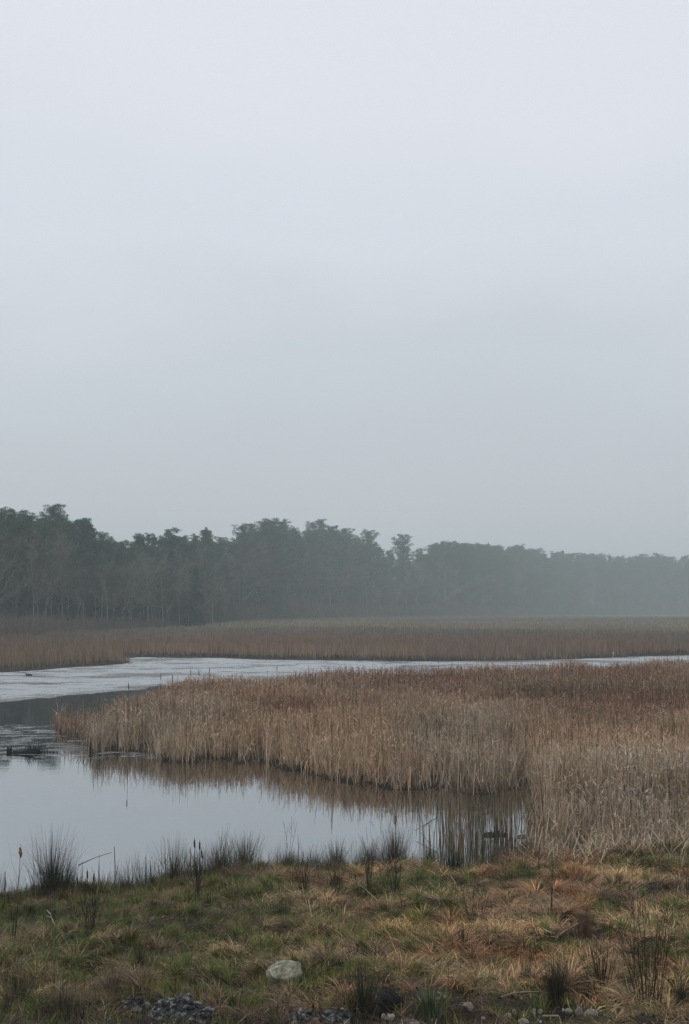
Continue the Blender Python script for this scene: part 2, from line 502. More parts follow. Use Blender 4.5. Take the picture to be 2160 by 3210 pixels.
def build_reeds():
    acc = Acc()
    def dens(y):
        return 175 if y < 34 else (150 if y < 46 else (100 if y < 60 else 62))
    P = fan_sample(24.8, 96, dens)
    x, y = P[:, 0], P[:, 1]
    # quick reject before the signed distance
    sd = sdist(x, y)
    bed = (sd > -.05) & (y < 95)
    lim = 25.6 + (fbm(x, y, 44, .5, 2) - .5) * 1.6 + rng.normal(0, .35, len(x))
    bed &= (y > lim) & ~((x < 4.0) & (y < 30)) & ~((x < -15) & (y > 78))
    bed &= (y < 84) | (x > 5)
    x, y, sd = x[bed], y[bed], sd[bed]
    n = len(x)
    patch = fbm(x, y, 51, .35, 3)
    # gaps and clumps near the open edges
    clump = fbm(x, y, 55, 2.2, 2)
    keep = rng.random(n) < np.clip(.45 + 1.6 * (clump - .38) + .35 * (sd > 1.2), .12, 1)
    openedge = (sdist(x, y - 1.6) < 0) & (y < 58)
    c2 = vnoise(x * 1.5, y * .8, 57) * .6 + vnoise(x * 4, y * 2, 58) * .4
    keep &= ~(openedge & (rng.random(n) > np.where(c2 > .5, 1.0, .16)))
    far_up = y > 46
    x, y, sd, patch = x[keep], y[keep], sd[keep], patch[keep]
    n = len(x)
    tipd = np.clip((x + 20) / 14.0, 0, 1)
    hh = (1.08 + .34 * tipd + .10 * sstep(y, 36, 29)) * (.92 + .85 * (patch - .47)) * np.clip(rng.normal(.93, .11, n), .55, 1.2)
    hh = hh * np.where(sdist(x, y - 1.5) < 0, rng.uniform(.28, .95, n), np.where((sdist(x, y - 4.5) < 0) & (y < 58), rng.uniform(.42, 1.0, n), 1.0)) * np.where((y < 29) & (x > 4), rng.uniform(.3, 1, n) * (.55 + .45 * sstep(y, 25, 28.5)), 1.0)
    near = y < 45
    w = np.where(near, rng.uniform(.012, .028, n), rng.uniform(.018, .036, n) * (y / 45))
    phi = rng.uniform(0, 2 * math.pi, n)
    th0 = np.abs(rng.normal(0, .07, n))
    th1 = th0 + np.abs(rng.normal(.02, .16, n))
    wild = rng.random(n)
    kink = np.where(wild < .42, rng.uniform(.5, 2.4, n), 0)
    lean = (wild > .90)
    th0 = np.where(lean, rng.uniform(.2, .75, n), th0); th1 = np.where(lean, th0 + .2, th1)
    z = np.maximum(ground_z(x, y, sd), -.05) - .03
    col = reed_colour(x, y, n)
    acc.add(blades(x, y, z, hh, w, th0, th1, phi, col, segs=5, kink=kink, kink_at=rng.uniform(.5, .95, n), tip=.4))
    # broken leaf ends and dangling tips tangled through the upper half
    f = rng.integers(0, n, int(n * 1.1))
    m = len(f)
    fc = reed_colour(x[f], y[f], m) * 1.08
    fz = z[f] + hh[f] * (1 - .45 * rng.random(m) ** 1.6)
    acc.add(blades(x[f] + rng.normal(0, .08, m), y[f] + rng.normal(0, .08, m), fz - .08, rng.uniform(.08, .34, m), w[f] * rng.uniform(.6, 1.1, m),
                   rng.uniform(.2, 1.9, m), rng.uniform(.6, 2.6, m), rng.uniform(0, 6.28, m), fc, segs=2, tip=.3))
    # edge leaves: bent outward, dead, broken, crossing each other in the water
    e = (sd < .8) & (y < 60)
    ex, ey = np.repeat(x[e], 2), np.repeat(y[e], 2)
    ex = ex + rng.normal(0, .18, len(ex)); ey = ey + rng.normal(-.08, .2, len(ey))
    sel = rng.random(len(ex)) < .5
    ex, ey = ex[sel], ey[sel]
    m = len(ex)
    acc.add(blades(ex, ey, np.full(m, -.02), rng.uniform(.35, 1.45, m), rng.uniform(.014, .03, m), rng.uniform(0, .45, m),
                   rng.uniform(.1, .9, m), rng.uniform(0, 6.28, m), reed_colour(ex, ey, m), segs=4,
                   kink=np.where(rng.random(m) < .35, rng.uniform(.6, 2.0, m), 0), kink_at=.55))
    # stray stems standing in the water off the edge, and leaves floating flat on it
    sx_, sy_ = np.repeat(x[e], 3), np.repeat(y[e], 3)
    sx_ = sx_ + rng.normal(0, .5, len(sx_)); sy_ = sy_ - np.abs(rng.normal(0, .55, len(sy_)))
    s_ = (rng.random(len(sx_)) < .10) & (vnoise(sx_, sy_, 59, 1.3) > .45)
    m = int(s_.sum())
    acc.add(blades(sx_[s_], sy_[s_], np.full(m, -.02), rng.uniform(.25, 1.35, m), rng.uniform(.010, .02, m), np.abs(rng.normal(.05, .15, m)), rng.uniform(.0, .6, m),
                   rng.uniform(0, 6.28, m), reed_colour(sx_[s_], sy_[s_], m) * .6, segs=4, kink=np.where(rng.random(m) < .4, rng.uniform(.8, 2.2, m), 0)))
    s_ = (rng.random(len(sx_)) < .12) & (sdist(sx_, sy_) < 0)
    m = int(s_.sum())
    acc.add(blades(sx_[s_], sy_[s_], np.full(m, .006), rng.uniform(.08, .5, m), rng.uniform(.012, .03, m), np.full(m, 1.555), np.full(m, 1.56),
                   rng.normal(0, .5, m) + math.pi * (rng.random(m) < .5), reed_colour(sx_[s_], sy_[s_], m) * .45, segs=2, twist=math.pi / 2))
    # low stubble and litter at the water line, colour darkened for wet and shade
    lx = np.repeat(x[e], 2) + rng.normal(0, .15, e.sum() * 2); ly = np.repeat(y[e], 2) + rng.normal(0, .2, e.sum() * 2)
    m = len(lx)
    dark = np.array([.02, .016, .012]) * rng.uniform(.4, 1.6, m)[:, None]
    acc.add(blades(lx, ly, np.full(m, -.01), rng.uniform(.08, .45, m), rng.uniform(.012, .03, m), rng.uniform(.2, 1.4, m),
                   rng.uniform(.6, 1.7, m), rng.uniform(0, 6.28, m), dark, segs=2))
    # lodged, bleached litter where the bed meets the bank
    m = 4200
    lx = rng.uniform(4.0, 12.5, m); ly = rng.normal(25.6, .75, m)
    kk = sdist(lx, ly) > 0
    lx, ly = lx[kk], ly[kk]; m = len(lx)
    acc.add(blades(lx, ly, ground_z(lx, ly) + .02, rng.uniform(.15, .85, m), rng.uniform(.010, .022, m), rng.uniform(.1, 1.3, m),
                   rng.uniform(.5, 1.9, m), rng.uniform(0, 6.28, m), reed_colour(lx, ly, m), segs=3, kink=np.where(rng.random(m) < .3, 1.0, 0)))
    # thin flowering stalks above the leaves
    k = rng.random(n) < .022
    sx, sy = x[k], y[k]
    m = k.sum()
    acc.add(blades(sx, sy, z[k], rng.uniform(1.15, 1.75, m) * (.75 + .25 * tipd[k]), .012 + .0002 * sy, rng.uniform(0, .08, m), rng.uniform(0, .15, m),
                   rng.uniform(0, 6.28, m), np.array([.09, .055, .035]) * rng.uniform(.5, 1.3, m)[:, None], segs=2, tip=.7))
    # brown or fluffy heads on some of them
    me = acc.mesh('reed_bed')
    tag(link('reed_bed', me, M['reed']), 'dense bed of dry brown cattail reeds standing between the pond and the far channel',
        'reeds', kind='stuff')
    # litter / dark mud seen between the stems is the ground itself
    return n


build_reeds()


def build_emergent():
    acc = Acc()
    N = 5200
    u = rng.uniform(1290, 1705, N); v = rng.uniform(2500, 2742, N)
    d = np.array([pix(a, b) for a, b in zip(u, v)])
    x, y = d[:, 0], d[:, 1]
    sd = sdist(x, y)
    c = fbm(x, y * .3, 61, 2.6, 2)
    pr = sstep(u, 1290, 1480) * sstep(c, .36, .62) * np.where(u > 1640, .35, 1) * np.where(v > 2600, .42, .14)
    k = (sd < .1) & (rng.random(N) < pr)
    x, y, u = x[k], y[k], u[k]
    n = len(x)
    green = rng.random(n) < .38
    col = np.where(green[:, None], np.array([.035, .085, .04]), np.array([.26, .17, .10])) * rng.uniform(.4, 1.3, n)[:, None]
    acc.add(blades(x, y, np.full(n, -.03), rng.uniform(.5, 1.75, n), rng.uniform(.010, .022, n), np.abs(rng.normal(0, .05, n)),
                   np.abs(rng.normal(.05, .12, n)), rng.uniform(0, 6.28, n), col, segs=3,
                   kink=np.where(rng.random(n) < .12, rng.uniform(.8, 2.2, n), 0)))
    tag(link('emergent_reeds', acc.mesh('emergent_reeds'), M['reed']),
        'sparse green and tan reed stems rising from the open water at the right of the pond', 'reeds', kind='stuff')


build_emergent()


# ------------------------------------------------------------------ far marsh
def build_far():
    acc = Acc()
    P = fan_sample(86, 920, lambda y: 13 * (100 / y) ** 2.0 + .2, half=.38, pad=6)
    x, y = P[:, 0], P[:, 1]
    sd = sdist(x, y)
    far = (sd > 0) & ((y > 100) | ((x < -2) & (y > 84)))
    far &= ~((x > 0) & (y < 104))
    x, y, sd = x[far], y[far], sd[far]
    wood = forest_front(x / y)
    k = y < wood + 6
    x, y, sd = x[k], y[k], sd[k]
    n = len(x)
    straw = np.array([.34, .265, .18]); red = np.array([.26, .16, .11]); greyb = np.array([.20, .165, .13]); pale = np.array([.24, .205, .165])
    tan = np.array([.31, .21, .135]); green = np.array([.03, .042, .016])
    yy = y + (fbm(x, y, 71, .02, 3) - .5) * 60 + (fbm(x, y * .4, 73, .08, 2) - .5) * 22
    t1 = sstep(yy, 110, 124); t2 = sstep(yy, 140, 165); t3 = sstep(yy, 185, 225); t4 = sstep(yy, 290, 350)
    col = mixc(tan, red, t1)
    col = col * (1 - t2[:, None]) + greyb * t2[:, None]
    col = col * (1 - t3[:, None]) + straw * t3[:, None]
    col = col * (1 - t4[:, None]) + pale * t4[:, None]
    grey_patch = sstep(fbm(x, y, 75, .05, 3), .4, .65)[:, None]
    col = col * (1 - .35 * grey_patch) + greyb * .35 * grey_patch  # grey brown patches mixed in by noise
    # green sedge fringe along the water
    gf = np.clip(1.15 - sd / 3.5, 0, 1) * sstep(fbm(x, y, 77, .12, 2), .25, .5)
    isg = rng.random(n) < gf * .97
    col = np.where(isg[:, None], green, col)
    # left part is more olive brown
    l = sstep(-x / y, .12, .28)[:, None]
    col = col * (1 - .45 * l) + np.array([.17, .115, .07]) * .45 * l
    col = col * rng.uniform(.6, 1.4, n)[:, None]
    h = np.interp(y, [85, 130, 200, 300], [1.0, 1.25, 1.1, .8]) * rng.uniform(.6, 1.15, n) * (.75 + .5 * fbm(x, y, 79, .15, 2))
    h = np.where(isg, h * .35, h)
    h = h * np.clip(.4 + sd / 2.5, 0, 1)
    w = rng.uniform(.0003, .00062, n) * y
    z = ground_z(x, y, sd) - .03
    acc.add(blades(x, y, z, h, w, np.abs(rng.normal(0, .08, n)), np.abs(rng.normal(.12, .2, n)), rng.uniform(0, 6.28, n), col, segs=2, tip=.5,
                   twist=None))
    tag(link('far_marsh_reeds', acc.mesh('far_marsh_reeds'), M['far_reed']),
        'wide hazy marsh of brown and straw coloured reeds between the channel and the wood', 'reeds', kind='stuff')


FX = np.array([-.42, -.30, -.22, -.17, -.13, -.095, -.02, .10, .20, .30, .42])
FY = np.array([180, 188, 202, 220, 250, 320, 440, 600, 830, 900, 910.])


def forest_front(t):
    """distance of the wood's edge for a direction t = x / y"""
    return np.interp(t, FX, FY)


build_far()


# ------------------------------------------------------------------ near bank
PUFF = np.array([.27, .175, .115])


def build_bank():
    acc = Acc()
    straw = np.array([.52, .36, .165]); pink = np.array([.44, .25, .13]); rust = np.array([.42, .185, .045]); dead = np.array([.17, .115, .05])
    green = np.array([.046, .13, .016]); lime = np.array([.22, .215, .03]); bleach = np.array([.50, .42, .28])

    def mask(P, lo=.02):
        sd = sdist(P[:, 0], P[:, 1])
        k = (sd > lo) & (P[:, 1] < 27.2)
        for cx, cy, rx in CLEAR:
            q = ((P[:, 0] - cx) / rx) ** 2 + ((P[:, 1] - cy) / (rx * 1.3)) ** 2
            k &= ~((q < 1) & (rng.random(len(q)) < .93))
        return P[k], sd[k]

    def soil_mask(x, y):
        """bare dark hollows towards the viewer"""
        b = sstep(y, 15.6, 13.7) * np.clip(sstep(fbm(x, y, 91, 1.1, 3), .30, .46) + .9 * sstep(y, 13.9, 13.2), 0, 1)
        return b

    def deadcol(x, y, n):
        a = fbm(x, y, 81, .5, 3); b = fbm(x, y, 83, .9, 2); c = fbm(x, y, 85, .9, 3)
        right = sstep(x, -2.5, 2.5)
        col = mixc(dead, straw, sstep(a, .3, .6))
        f = (sstep(b, .42, .62) * .8)[:, None]; col = col * (1 - f) + pink * f
        f = (sstep(c, .5, .72) * (.15 + .38 * right))[:, None]; col = col * (1 - f) + rust * f
        col = col * (.62 + .62 * right[:, None]) * (1 - .5 * soil_mask(x, y))[:, None]
        r = rng.random(n)
        col = col * (rng.random(n) ** 1.7 * 1.5 + .12)[:, None]
        return np.where((r < .035)[:, None], bleach * rng.uniform(.6, 1.1, n)[:, None], col)

    # tussocks: leaves radiate from a crown and flop over
    P = fan_sample(10.5, 27.2, lambda y: 9.0, half=.36, pad=1.5)
    P, sd = mask(P, .1)
    nb = rng.integers(60, 230, len(P))
    sm = soil_mask(P[:, 0], P[:, 1])
    nb = (nb * (1 - .8 * sm)).astype(int) + 5
    sz = rng.uniform(.55, 1.25, len(P))
    isg = rng.random(len(P)) < np.clip(.16 + 1.5 * (fbm(P[:, 0], P[:, 1], 87, .6, 2) - .48) + .38 * sstep(-P[:, 0], -2, 3), .03, .8)
    idx = np.repeat(np.arange(len(P)), nb)
    n = len(idx)
    ph = rng.uniform(0, 6.28, n)
    bias = rng.uniform(0, 6.28, len(P))[idx]
    ph = np.where(rng.random(n) < .85, bias + rng.normal(0, .75, n), ph)
    rr = rng.uniform(0, .09, n) * sz[idx]
    x = P[idx, 0] + np.cos(ph) * rr; y = P[idx, 1] + np.sin(ph) * rr
    L = rng.uniform(.12, .44, n) * sz[idx]
    tb = rng.uniform(.45, 1.45, len(P))[idx]
    tm = (rng.random(len(P)) < .3)[idx]
    th0 = rng.uniform(.15, 1.0, n); th1 = rng.uniform(1.5, 2.15, n)
    g = isg[idx]
    th0 = np.where(g, rng.uniform(.0, .6, n), th0); th1 = np.where(g, rng.uniform(.4, 1.5, n), th1)
    L = np.where(g, L * .62, L)
    col = deadcol(P[idx, 0] + rng.normal(0, .1, n), P[idx, 1] + rng.normal(0, .1, n), n)
    col = np.where(tm[:, None], col * [1.0, .86, .8], col) * tb[:, None]
    gc = mixc(green, lime, rng.random(n) ** 1.5) * rng.uniform(.55, 1.3, n)[:, None]
    gmix = g & (rng.random(n) < .72)
    col = np.where(gmix[:, None], gc, col)
    acc.add(blades(x, y, ground_z(x, y) + .01, L, rng.uniform(.0035, .0095, n), th0, th1, ph, col, segs=4, power=.8))

    # lying thatch, combed by a swirl field
    P = fan_sample(10.5, 27.2, lambda y: 620, half=.36, pad=1.5)
    P, sd = mask(P, -.02)
    x, y = P[:, 0], P[:, 1]
    k = rng.random(len(x)) > .8 * soil_mask(x, y)
    x, y = x[k], y[k]
    n = len(x)
    ph = fbm(x, y, 95, .55, 2) * 14 + rng.normal(0, .7, n)
    acc.add(blades(x, y, ground_z(x, y) + rng.uniform(.0, .04, n), rng.uniform(.10, .34, n), rng.uniform(.003, .009, n), rng.uniform(.6, 1.4, n),
                   rng.uniform(1.35, 1.9, n), ph, deadcol(x, y, n), segs=3))
    # short green growth in patches
    P = fan_sample(10.5, 27.2, lambda y: 800, half=.36, pad=1.5)
    P, sd = mask(P, 0)
    x, y = P[:, 0], P[:, 1]
    gp = (1 - .75 * soil_mask(x, y)) * sstep(fbm(x, y, 97, 1.1, 3) + .26 * sstep(-x, -2.5, 2.5) + .05 * sstep(y, 17, 13), .47, .63)
    k = rng.random(len(x)) < gp * .95
    x, y = x[k], y[k]
    n = len(x)
    gc = mixc(green, lime, np.clip(fbm(x, y, 99, .7, 2) * 1.4 - .3 + rng.normal(0, .25, n), 0, 1)) * rng.uniform(.45, 1.25, n)[:, None]
    acc.add(blades(x, y, ground_z(x, y), rng.uniform(.06, .24, n), rng.uniform(.004, .010, n), rng.uniform(0, .5, n), rng.uniform(.3, 1.4, n),
                   rng.uniform(0, 6.28, n), gc, segs=3))
    # upright dead stems
    P = fan_sample(10.5, 27.2, lambda y: 42, half=.36, pad=1.5)
    P, sd = mask(P, 0)
    x, y = P[:, 0], P[:, 1]
    k = rng.random(len(x)) < .25 + .75 * sstep(fbm(x, y, 101, .6, 2), .5, .65)
    x, y, sd = x[k], y[k], sd[k]
    n = len(x)
    c = np.where((rng.random(n) < .5)[:, None], np.array([.055, .035, .025]), np.array([.2, .13, .075])) * rng.uniform(.5, 1.3, n)[:, None]
    acc.add(blades(x, y, ground_z(x, y), rng.uniform(.15, .5, n), rng.uniform(.003, .007, n), rng.uniform(0, .3, n), rng.uniform(0, .7, n),
                   rng.uniform(0, 6.28, n), c, segs=3))
    # shaggy fringe along the water
    P = fan_sample(21, 27.2, lambda y: 950, half=.36, pad=1.5)
    sd = sdist(P[:, 0], P[:, 1])
    k = (sd > -.05) & (sd < .9) & (P[:, 1] < 27.2)
    x, y = P[k, 0], P[k, 1]
    k = rng.random(len(x)) < sstep(fbm(x, y, 103, 1.6, 2), .35, .6)
    x, y = x[k], y[k]
    n = len(x)
    c = np.where((rng.random(n) < .45)[:, None], np.array([.04, .055, .025]), np.array([.12, .085, .055])) * rng.uniform(.4, 1.5, n)[:, None]
    acc.add(blades(x, y, np.maximum(ground_z(x, y), 0) - .01, rng.uniform(.12, .75, n) * (.35 + .9 * vnoise(x, y, 105, 2.6)), rng.uniform(.003, .008, n), rng.uniform(0, .25, n),
                   rng.uniform(.1, 1.0, n), rng.uniform(0, 6.28, n), c, segs=3))
    tag(link('bank_grass', acc.mesh('bank_grass'), M['grass']),
        'matted dead and green grass covering the near bank', 'grass', kind='stuff')


CLEAR = []
for u_, v_, w_ in [(893, 3062, 84), (583, 3112, 40), (833, 3166, 42), (1215, 3198, 60), (1468, 3168, 44), (1613, 3182, 30), (1693, 3178, 30), (1783, 3178, 44),
                   (1815, 3182, 44), (1850, 3192, 70), (1640, 3208, 50), (2144, 3186, 34), (572, 3196, 220), (550, 3150, 150), (415, 3165, 70), (1060, 3206, 110),
                   (955, 3210, 110), (1285, 3212, 80), (1212, 3170, 110), (1930, 3172, 34), (1770, 3195, 90), (1500, 3200, 90)]:
    x_, y_, z_ = hit(u_, v_)
    CLEAR.append((x_, y_ - .05 - .2 * w_ / F * y_, w_ * .52 / F * y_))
build_bank()


# ------------------------------------------------------------------ tubes (trunks, branches, twigs)
def tube(pts, rad, sides=5, col=(.1, .1, .1), cap=False, squash=None):
    pts = np.asarray(pts, float); rad = np.asarray(rad, float)
    n = len(pts)
    d = np.gradient(pts, axis=0)
    d /= np.linalg.norm(d, axis=1)[:, None] + 1e-9
    up = np.array([0, 0, 1.0]) if abs(d[0, 2]) < .9 else np.array([1.0, 0, 0])
    s1 = np.cross(d, up); s1 /= np.linalg.norm(s1, axis=1)[:, None] + 1e-9
    s2 = np.cross(d, s1)
    a = np.arange(sides) / sides * 2 * math.pi
    V = pts[:, None, :] + rad[:, None, None] * (np.cos(a)[None, :, None] * s1[:, None, :] + np.sin(a)[None, :, None] * s2[:, None, :] * (squash or 1))
    V = V.reshape(-1, 3)
    i = (np.arange(n - 1)[:, None] * sides + np.arange(sides)[None, :])
    j = (np.arange(n - 1)[:, None] * sides + (np.arange(sides)[None, :] + 1) % sides)
    Q = np.stack([i, j, j + sides, i + sides], -1).reshape(-1, 4)
    if cap:
        c0, c1 = len(V), len(V) + 1
        V = np.concatenate([V, pts[:1], pts[-1:]])
        k = np.arange(sides)
        # degenerate-free caps made of quads sharing the centre
        Q = np.concatenate([Q, np.array([[c0, (q + 1) % sides, q, q] for q in k])[:, [0, 1, 2, 2]][:0]]) if False else Q
        top = (n - 1) * sides
        capq = [[c0, (q + 2) % sides, (q + 1) % sides, q] for q in range(0, sides - 1, 2)]
        capt = [[c1, top + q, top + (q + 1) % sides, top + (q + 2) % sides] for q in range(0, sides - 1, 2)]
        Q = np.concatenate([Q, np.array(capq), np.array(capt)])
    C = np.tile(np.asarray(col, float), (len(V), 1))
    return V, Q, C


def rdir(th, ph):
    return np.array([math.sin(th) * math.cos(ph), math.sin(th) * math.sin(ph), math.cos(th)])


def needle_clumps(cent, rx, rz, count, size, col, r):
    """small pointed leaf-like faces scattered in flattened clumps"""
    cent = np.asarray(cent)
    m = len(cent)
    idx = np.repeat(np.arange(m), count)
    n = len(idx)
    v = r.normal(0, 1, (n, 3)); v /= np.linalg.norm(v, axis=1)[:, None]
    v *= r.random(n)[:, None] ** .45
    rx = np.broadcast_to(rx, (m,))[idx]; rz = np.broadcast_to(rz, (m,))[idx]
    P = cent[idx] + v * np.stack([rx, rx, rz], 1)
    d1 = r.normal(0, 1, (n, 3)); d1[:, 2] = np.abs(d1[:, 2]) * .6
    d1 += v * .8
    d1 /= np.linalg.norm(d1, axis=1)[:, None]
    d2 = np.cross(d1, r.normal(0, 1, (n, 3))); d2 /= np.linalg.norm(d2, axis=1)[:, None]
    L = (size * r.uniform(.6, 1.4, n))[:, None]
    wd = L * r.uniform(.2, .36, n)[:, None]
    V = np.stack([P - d1 * L * .4, P + d2 * wd, P + d1 * L * .6, P - d2 * wd], 1).reshape(-1, 3)
    Q = np.arange(4 * n).reshape(-1, 4)
    cc = np.asarray(col)[idx] if np.ndim(col) == 2 else np.tile(col, (n, 1))
    cc = cc * r.uniform(.55, 1.45, n)[:, None]
    C = np.repeat(cc, 4, axis=0)
    return V, Q, C


GREEN = np.array([.034, .098, .058])
BARK = np.array([.075, .065, .058])


def make_pine(kind, seed, hgt=22.0):
    r = np.random.default_rng(seed)
    wood, crown = Acc(), Acc()
    zs = np.linspace(0, 1, 12)
    bend = np.cumsum(r.normal(0, .10, (12, 2)), axis=0) * zs[:, None]
    trunk = np.stack([bend[:, 0], bend[:, 1], zs * hgt * (.985 if kind != 'round' else .84)], 1)
    r0 = .24
    wood.add(tube(trunk, r0 * (1 - zs * .92), 7, BARK))
    cents, rxs, rzs, cols = [], [], [], []

    def tp(z):
        return np.array([np.interp(z, trunk[:, 2], trunk[:, 0]), np.interp(z, trunk[:, 2], trunk[:, 1]), z])
    if kind == 'tiered':
        z = hgt * r.uniform(.2, .3)
        while z < hgt * .97:
            t = (z / hgt - .25) / .75
            prof = np.interp(t, [0, .25, .55, .8, 1], [4.2, 5.2, 4.6, 3.0, .7])
            k = r.integers(3, 6)
            a0 = r.uniform(0, 6.28)
            for b in range(k):
                if r.random() < .12: continue
                L = prof * r.uniform(.4, 1.28)
                ph = a0 + b * 6.28 / k + r.normal(0, .3)
                up = r.uniform(.0, .25) + .35 * t
                base = tp(z + r.normal(0, .12))
                pts = [base + np.array([math.cos(ph) * L * s, math.sin(ph) * L * s, L * (up * s + .12 * s * s)]) for s in (0, .35, .7, 1)]
                wood.add(tube(pts, [.07, .05, .035, .015], 4, BARK))
                nc = max(2, int(L / .7))
                for s in np.linspace(.35, 1.0, nc):
                    c = base + np.array([math.cos(ph) * L * s, math.sin(ph) * L * s, L * (up * s + .12 * s * s) + .12])
                    c += r.normal(0, .22, 3) * [1, 1, .35]
                    cents.append(c); rxs.append(r.uniform(.6, 1.2)); rzs.append(r.uniform(.18, .42))
                    cols.append(GREEN * r.uniform(.7, 1.35))
            z += r.uniform(.5, 1.2) * (1.1 - .45 * t)
        cents.append(tp(hgt * .97)); rxs.append(.42); rzs.append(.42); cols.append(GREEN)
    elif kind == 'fir':
        z = hgt * .06
        while z < hgt * .98:
            t = z / hgt
            prof = 3.4 * (1 - t) ** .85 + .25
            k = r.integers(5, 8)
            a0 = r.uniform(0, 6.28)
            for b in range(k):
                L = prof * r.uniform(.65, 1.15)
                ph = a0 + b * 6.28 / k + r.normal(0, .2)
                base = tp(z)
                pts = [base + np.array([math.cos(ph) * L * s, math.sin(ph) * L * s, L * (-.12 * s + .1 * s * s)]) for s in (0, .5, 1)]
                wood.add(tube(pts, [.05, .03, .012], 3, BARK))
                nc = max(1, int(L / .6))
                for s in np.linspace(.4, 1.0, nc):
                    c = base + np.array([math.cos(ph) * L * s, math.sin(ph) * L * s, L * (-.12 * s + .1 * s * s)])
                    cents.append(c + r.normal(0, .1, 3)); rxs.append(r.uniform(.4, .75)); rzs.append(r.uniform(.18, .34))
                    cols.append(GREEN * r.uniform(.65, 1.2) * [.9, 1, 1])
            z += r.uniform(.4, .75)
        cents.append(tp(hgt * .98)); rxs.append(.2); rzs.append(.6); cols.append(GREEN)
    else:  # round: broad pitch pine crown of uneven lobes
        zc = hgt * .70
        lobes = []
        for b in range(13):
            ph = r.uniform(0, 6.28); el = r.uniform(-.55, 1.25)
            R = r.uniform(2.4, 4.2)
            c = np.array([math.cos(ph) * R * math.cos(el), math.sin(ph) * R * math.cos(el), zc + R * 1.12 * math.sin(el)])
            lobes.append((c, r.uniform(1.1, 1.9)))
            base = tp(zc - r.uniform(1.5, 5))
            mid = (base + c) / 2 + r.normal(0, .35, 3)
            wood.add(tube([base, mid, c], [.11, .07, .03], 5, BARK))
        lobes.append((np.array([0, 0, hgt * .92]), 1.7))
        for c, R in lobes:
            m = int(R * R * 9)
            v = r.normal(0, 1, (m, 3)); v /= np.linalg.norm(v, axis=1)[:, None]
            v[:, 2] = v[:, 2] * .75
            for q in v * r.uniform(.55, 1.05, m)[:, None] * R:
                cents.append(c + q); rxs.append(r.uniform(.4, .8)); rzs.append(r.uniform(.25, .5))
                cols.append(GREEN * r.uniform(.7, 1.25))
        for b in range(60):
            ph = r.uniform(0, 6.28); R = r.uniform(.5, 3.4)
            cents.append(np.array([math.cos(ph) * R, math.sin(ph) * R, hgt * r.uniform(.28, .6)]))
            rxs.append(.7); rzs.append(.3); cols.append(GREEN * r.uniform(.6, 1.1))
    crown.add(needle_clumps(np.array(cents), np.array(rxs), np.array(rzs), 115 if kind != 'round' else 85, .20 if kind != 'fir' else .19, np.array(cols), r))
    return wood.mesh('pine_trunk'), crown.mesh('pine_crown')


def make_bare(seed, hgt=14.0, col=(.15, .145, .13)):
    """leafless tree: trunk mesh and twig mesh"""
    r = np.random.default_rng(seed)
    wood, tw = Acc(), Acc()
    col = np.array(col)

    def grow(p, d, L, rad, lvl):
        n = 4 if lvl < 3 else 3
        pts = [p]
        dd = d.copy()
        for i in range(n):
            dd = dd + r.normal(0, .14 if lvl else .06, 3) + np.array([0, 0, .05])
            dd /= np.linalg.norm(dd)
            pts.append(pts[-1] + dd * L / n)
        rr = np.linspace(rad, rad * (.45 if lvl else .35), n + 1)
        (wood if lvl < 2 else tw).add(tube(pts, np.maximum(rr, .012), 6 if lvl == 0 else (4 if lvl == 1 else 3), col * r.uniform(.8, 1.2) * (1 if lvl < 2 else .9)))
        if lvl >= 4: return
        kids = [9, 5, 5, 4][lvl]
        for k in range(kids):
            s = r.uniform(.35 if lvl == 0 else .25, 1.0)
            fi = s * n
            i = min(int(fi), n - 1)
            q = pts[i] + (pts[i + 1] - pts[i]) * (fi - i)
            ax = np.cross(dd, r.normal(0, 1, 3)); ax /= np.linalg.norm(ax)
            ang = r.uniform(.35, .95)
            nd = dd * math.cos(ang) + ax * math.sin(ang)
            grow(q, nd, L * r.uniform(.38, .62) * (1.1 - .35 * s), max(rr[i] * .55, .012), lvl + 1)
    grow(np.zeros(3), np.array([r.normal(0, .06), r.normal(0, .06), 1.0]), hgt * .72, .13, 0)
    return wood.mesh('bare_trunk'), tw.mesh('bare_twigs')


PROTO = {}
for kind, seeds in (('tiered', (1, 2, 3, 4, 5)), ('round', (11, 12, 13)), ('fir', (21, 22))):
    PROTO[kind] = [make_pine(kind, s) for s in seeds]
PROTO['bare'] = [make_bare(s, col=c) for s, c in ((31, (.24, .235, .21)), (32, (.14, .125, .11)), (33, (.20, .195, .18)), (34, (.12, .10, .085)),
                                                  (35, (.22, .21, .19)), (36, (.16, .15, .135)))]


def add_tree(kind, var, x, y, hgt, label, group, wide=1.0, rz=None):
    tm, cm = PROTO[kind][var % len(PROTO[kind])]
    name, cat = {'tiered': ('pine_tree', 'pine tree'), 'round': ('pitch_pine', 'pine tree'), 'fir': ('cedar_tree', 'conifer'),
                 'bare': ('bare_tree', 'bare tree')}[kind]
    h0 = 14.0 if kind == 'bare' else 22.0
    z = float(ground_z([x], [y])[0])
    e = empty(name, (x, y, z - .1), random.uniform(0, 6.28) if rz is None else rz)
    s = hgt / h0
    e.scale = (s * wide, s * wide, s)
    tag(e, label, cat, group)
    link('trunk', tm, M['bark'], e)
    link('twigs' if kind == 'bare' else 'crown', cm, M['twig'] if kind == 'bare' else M['needle'], e)
    return e


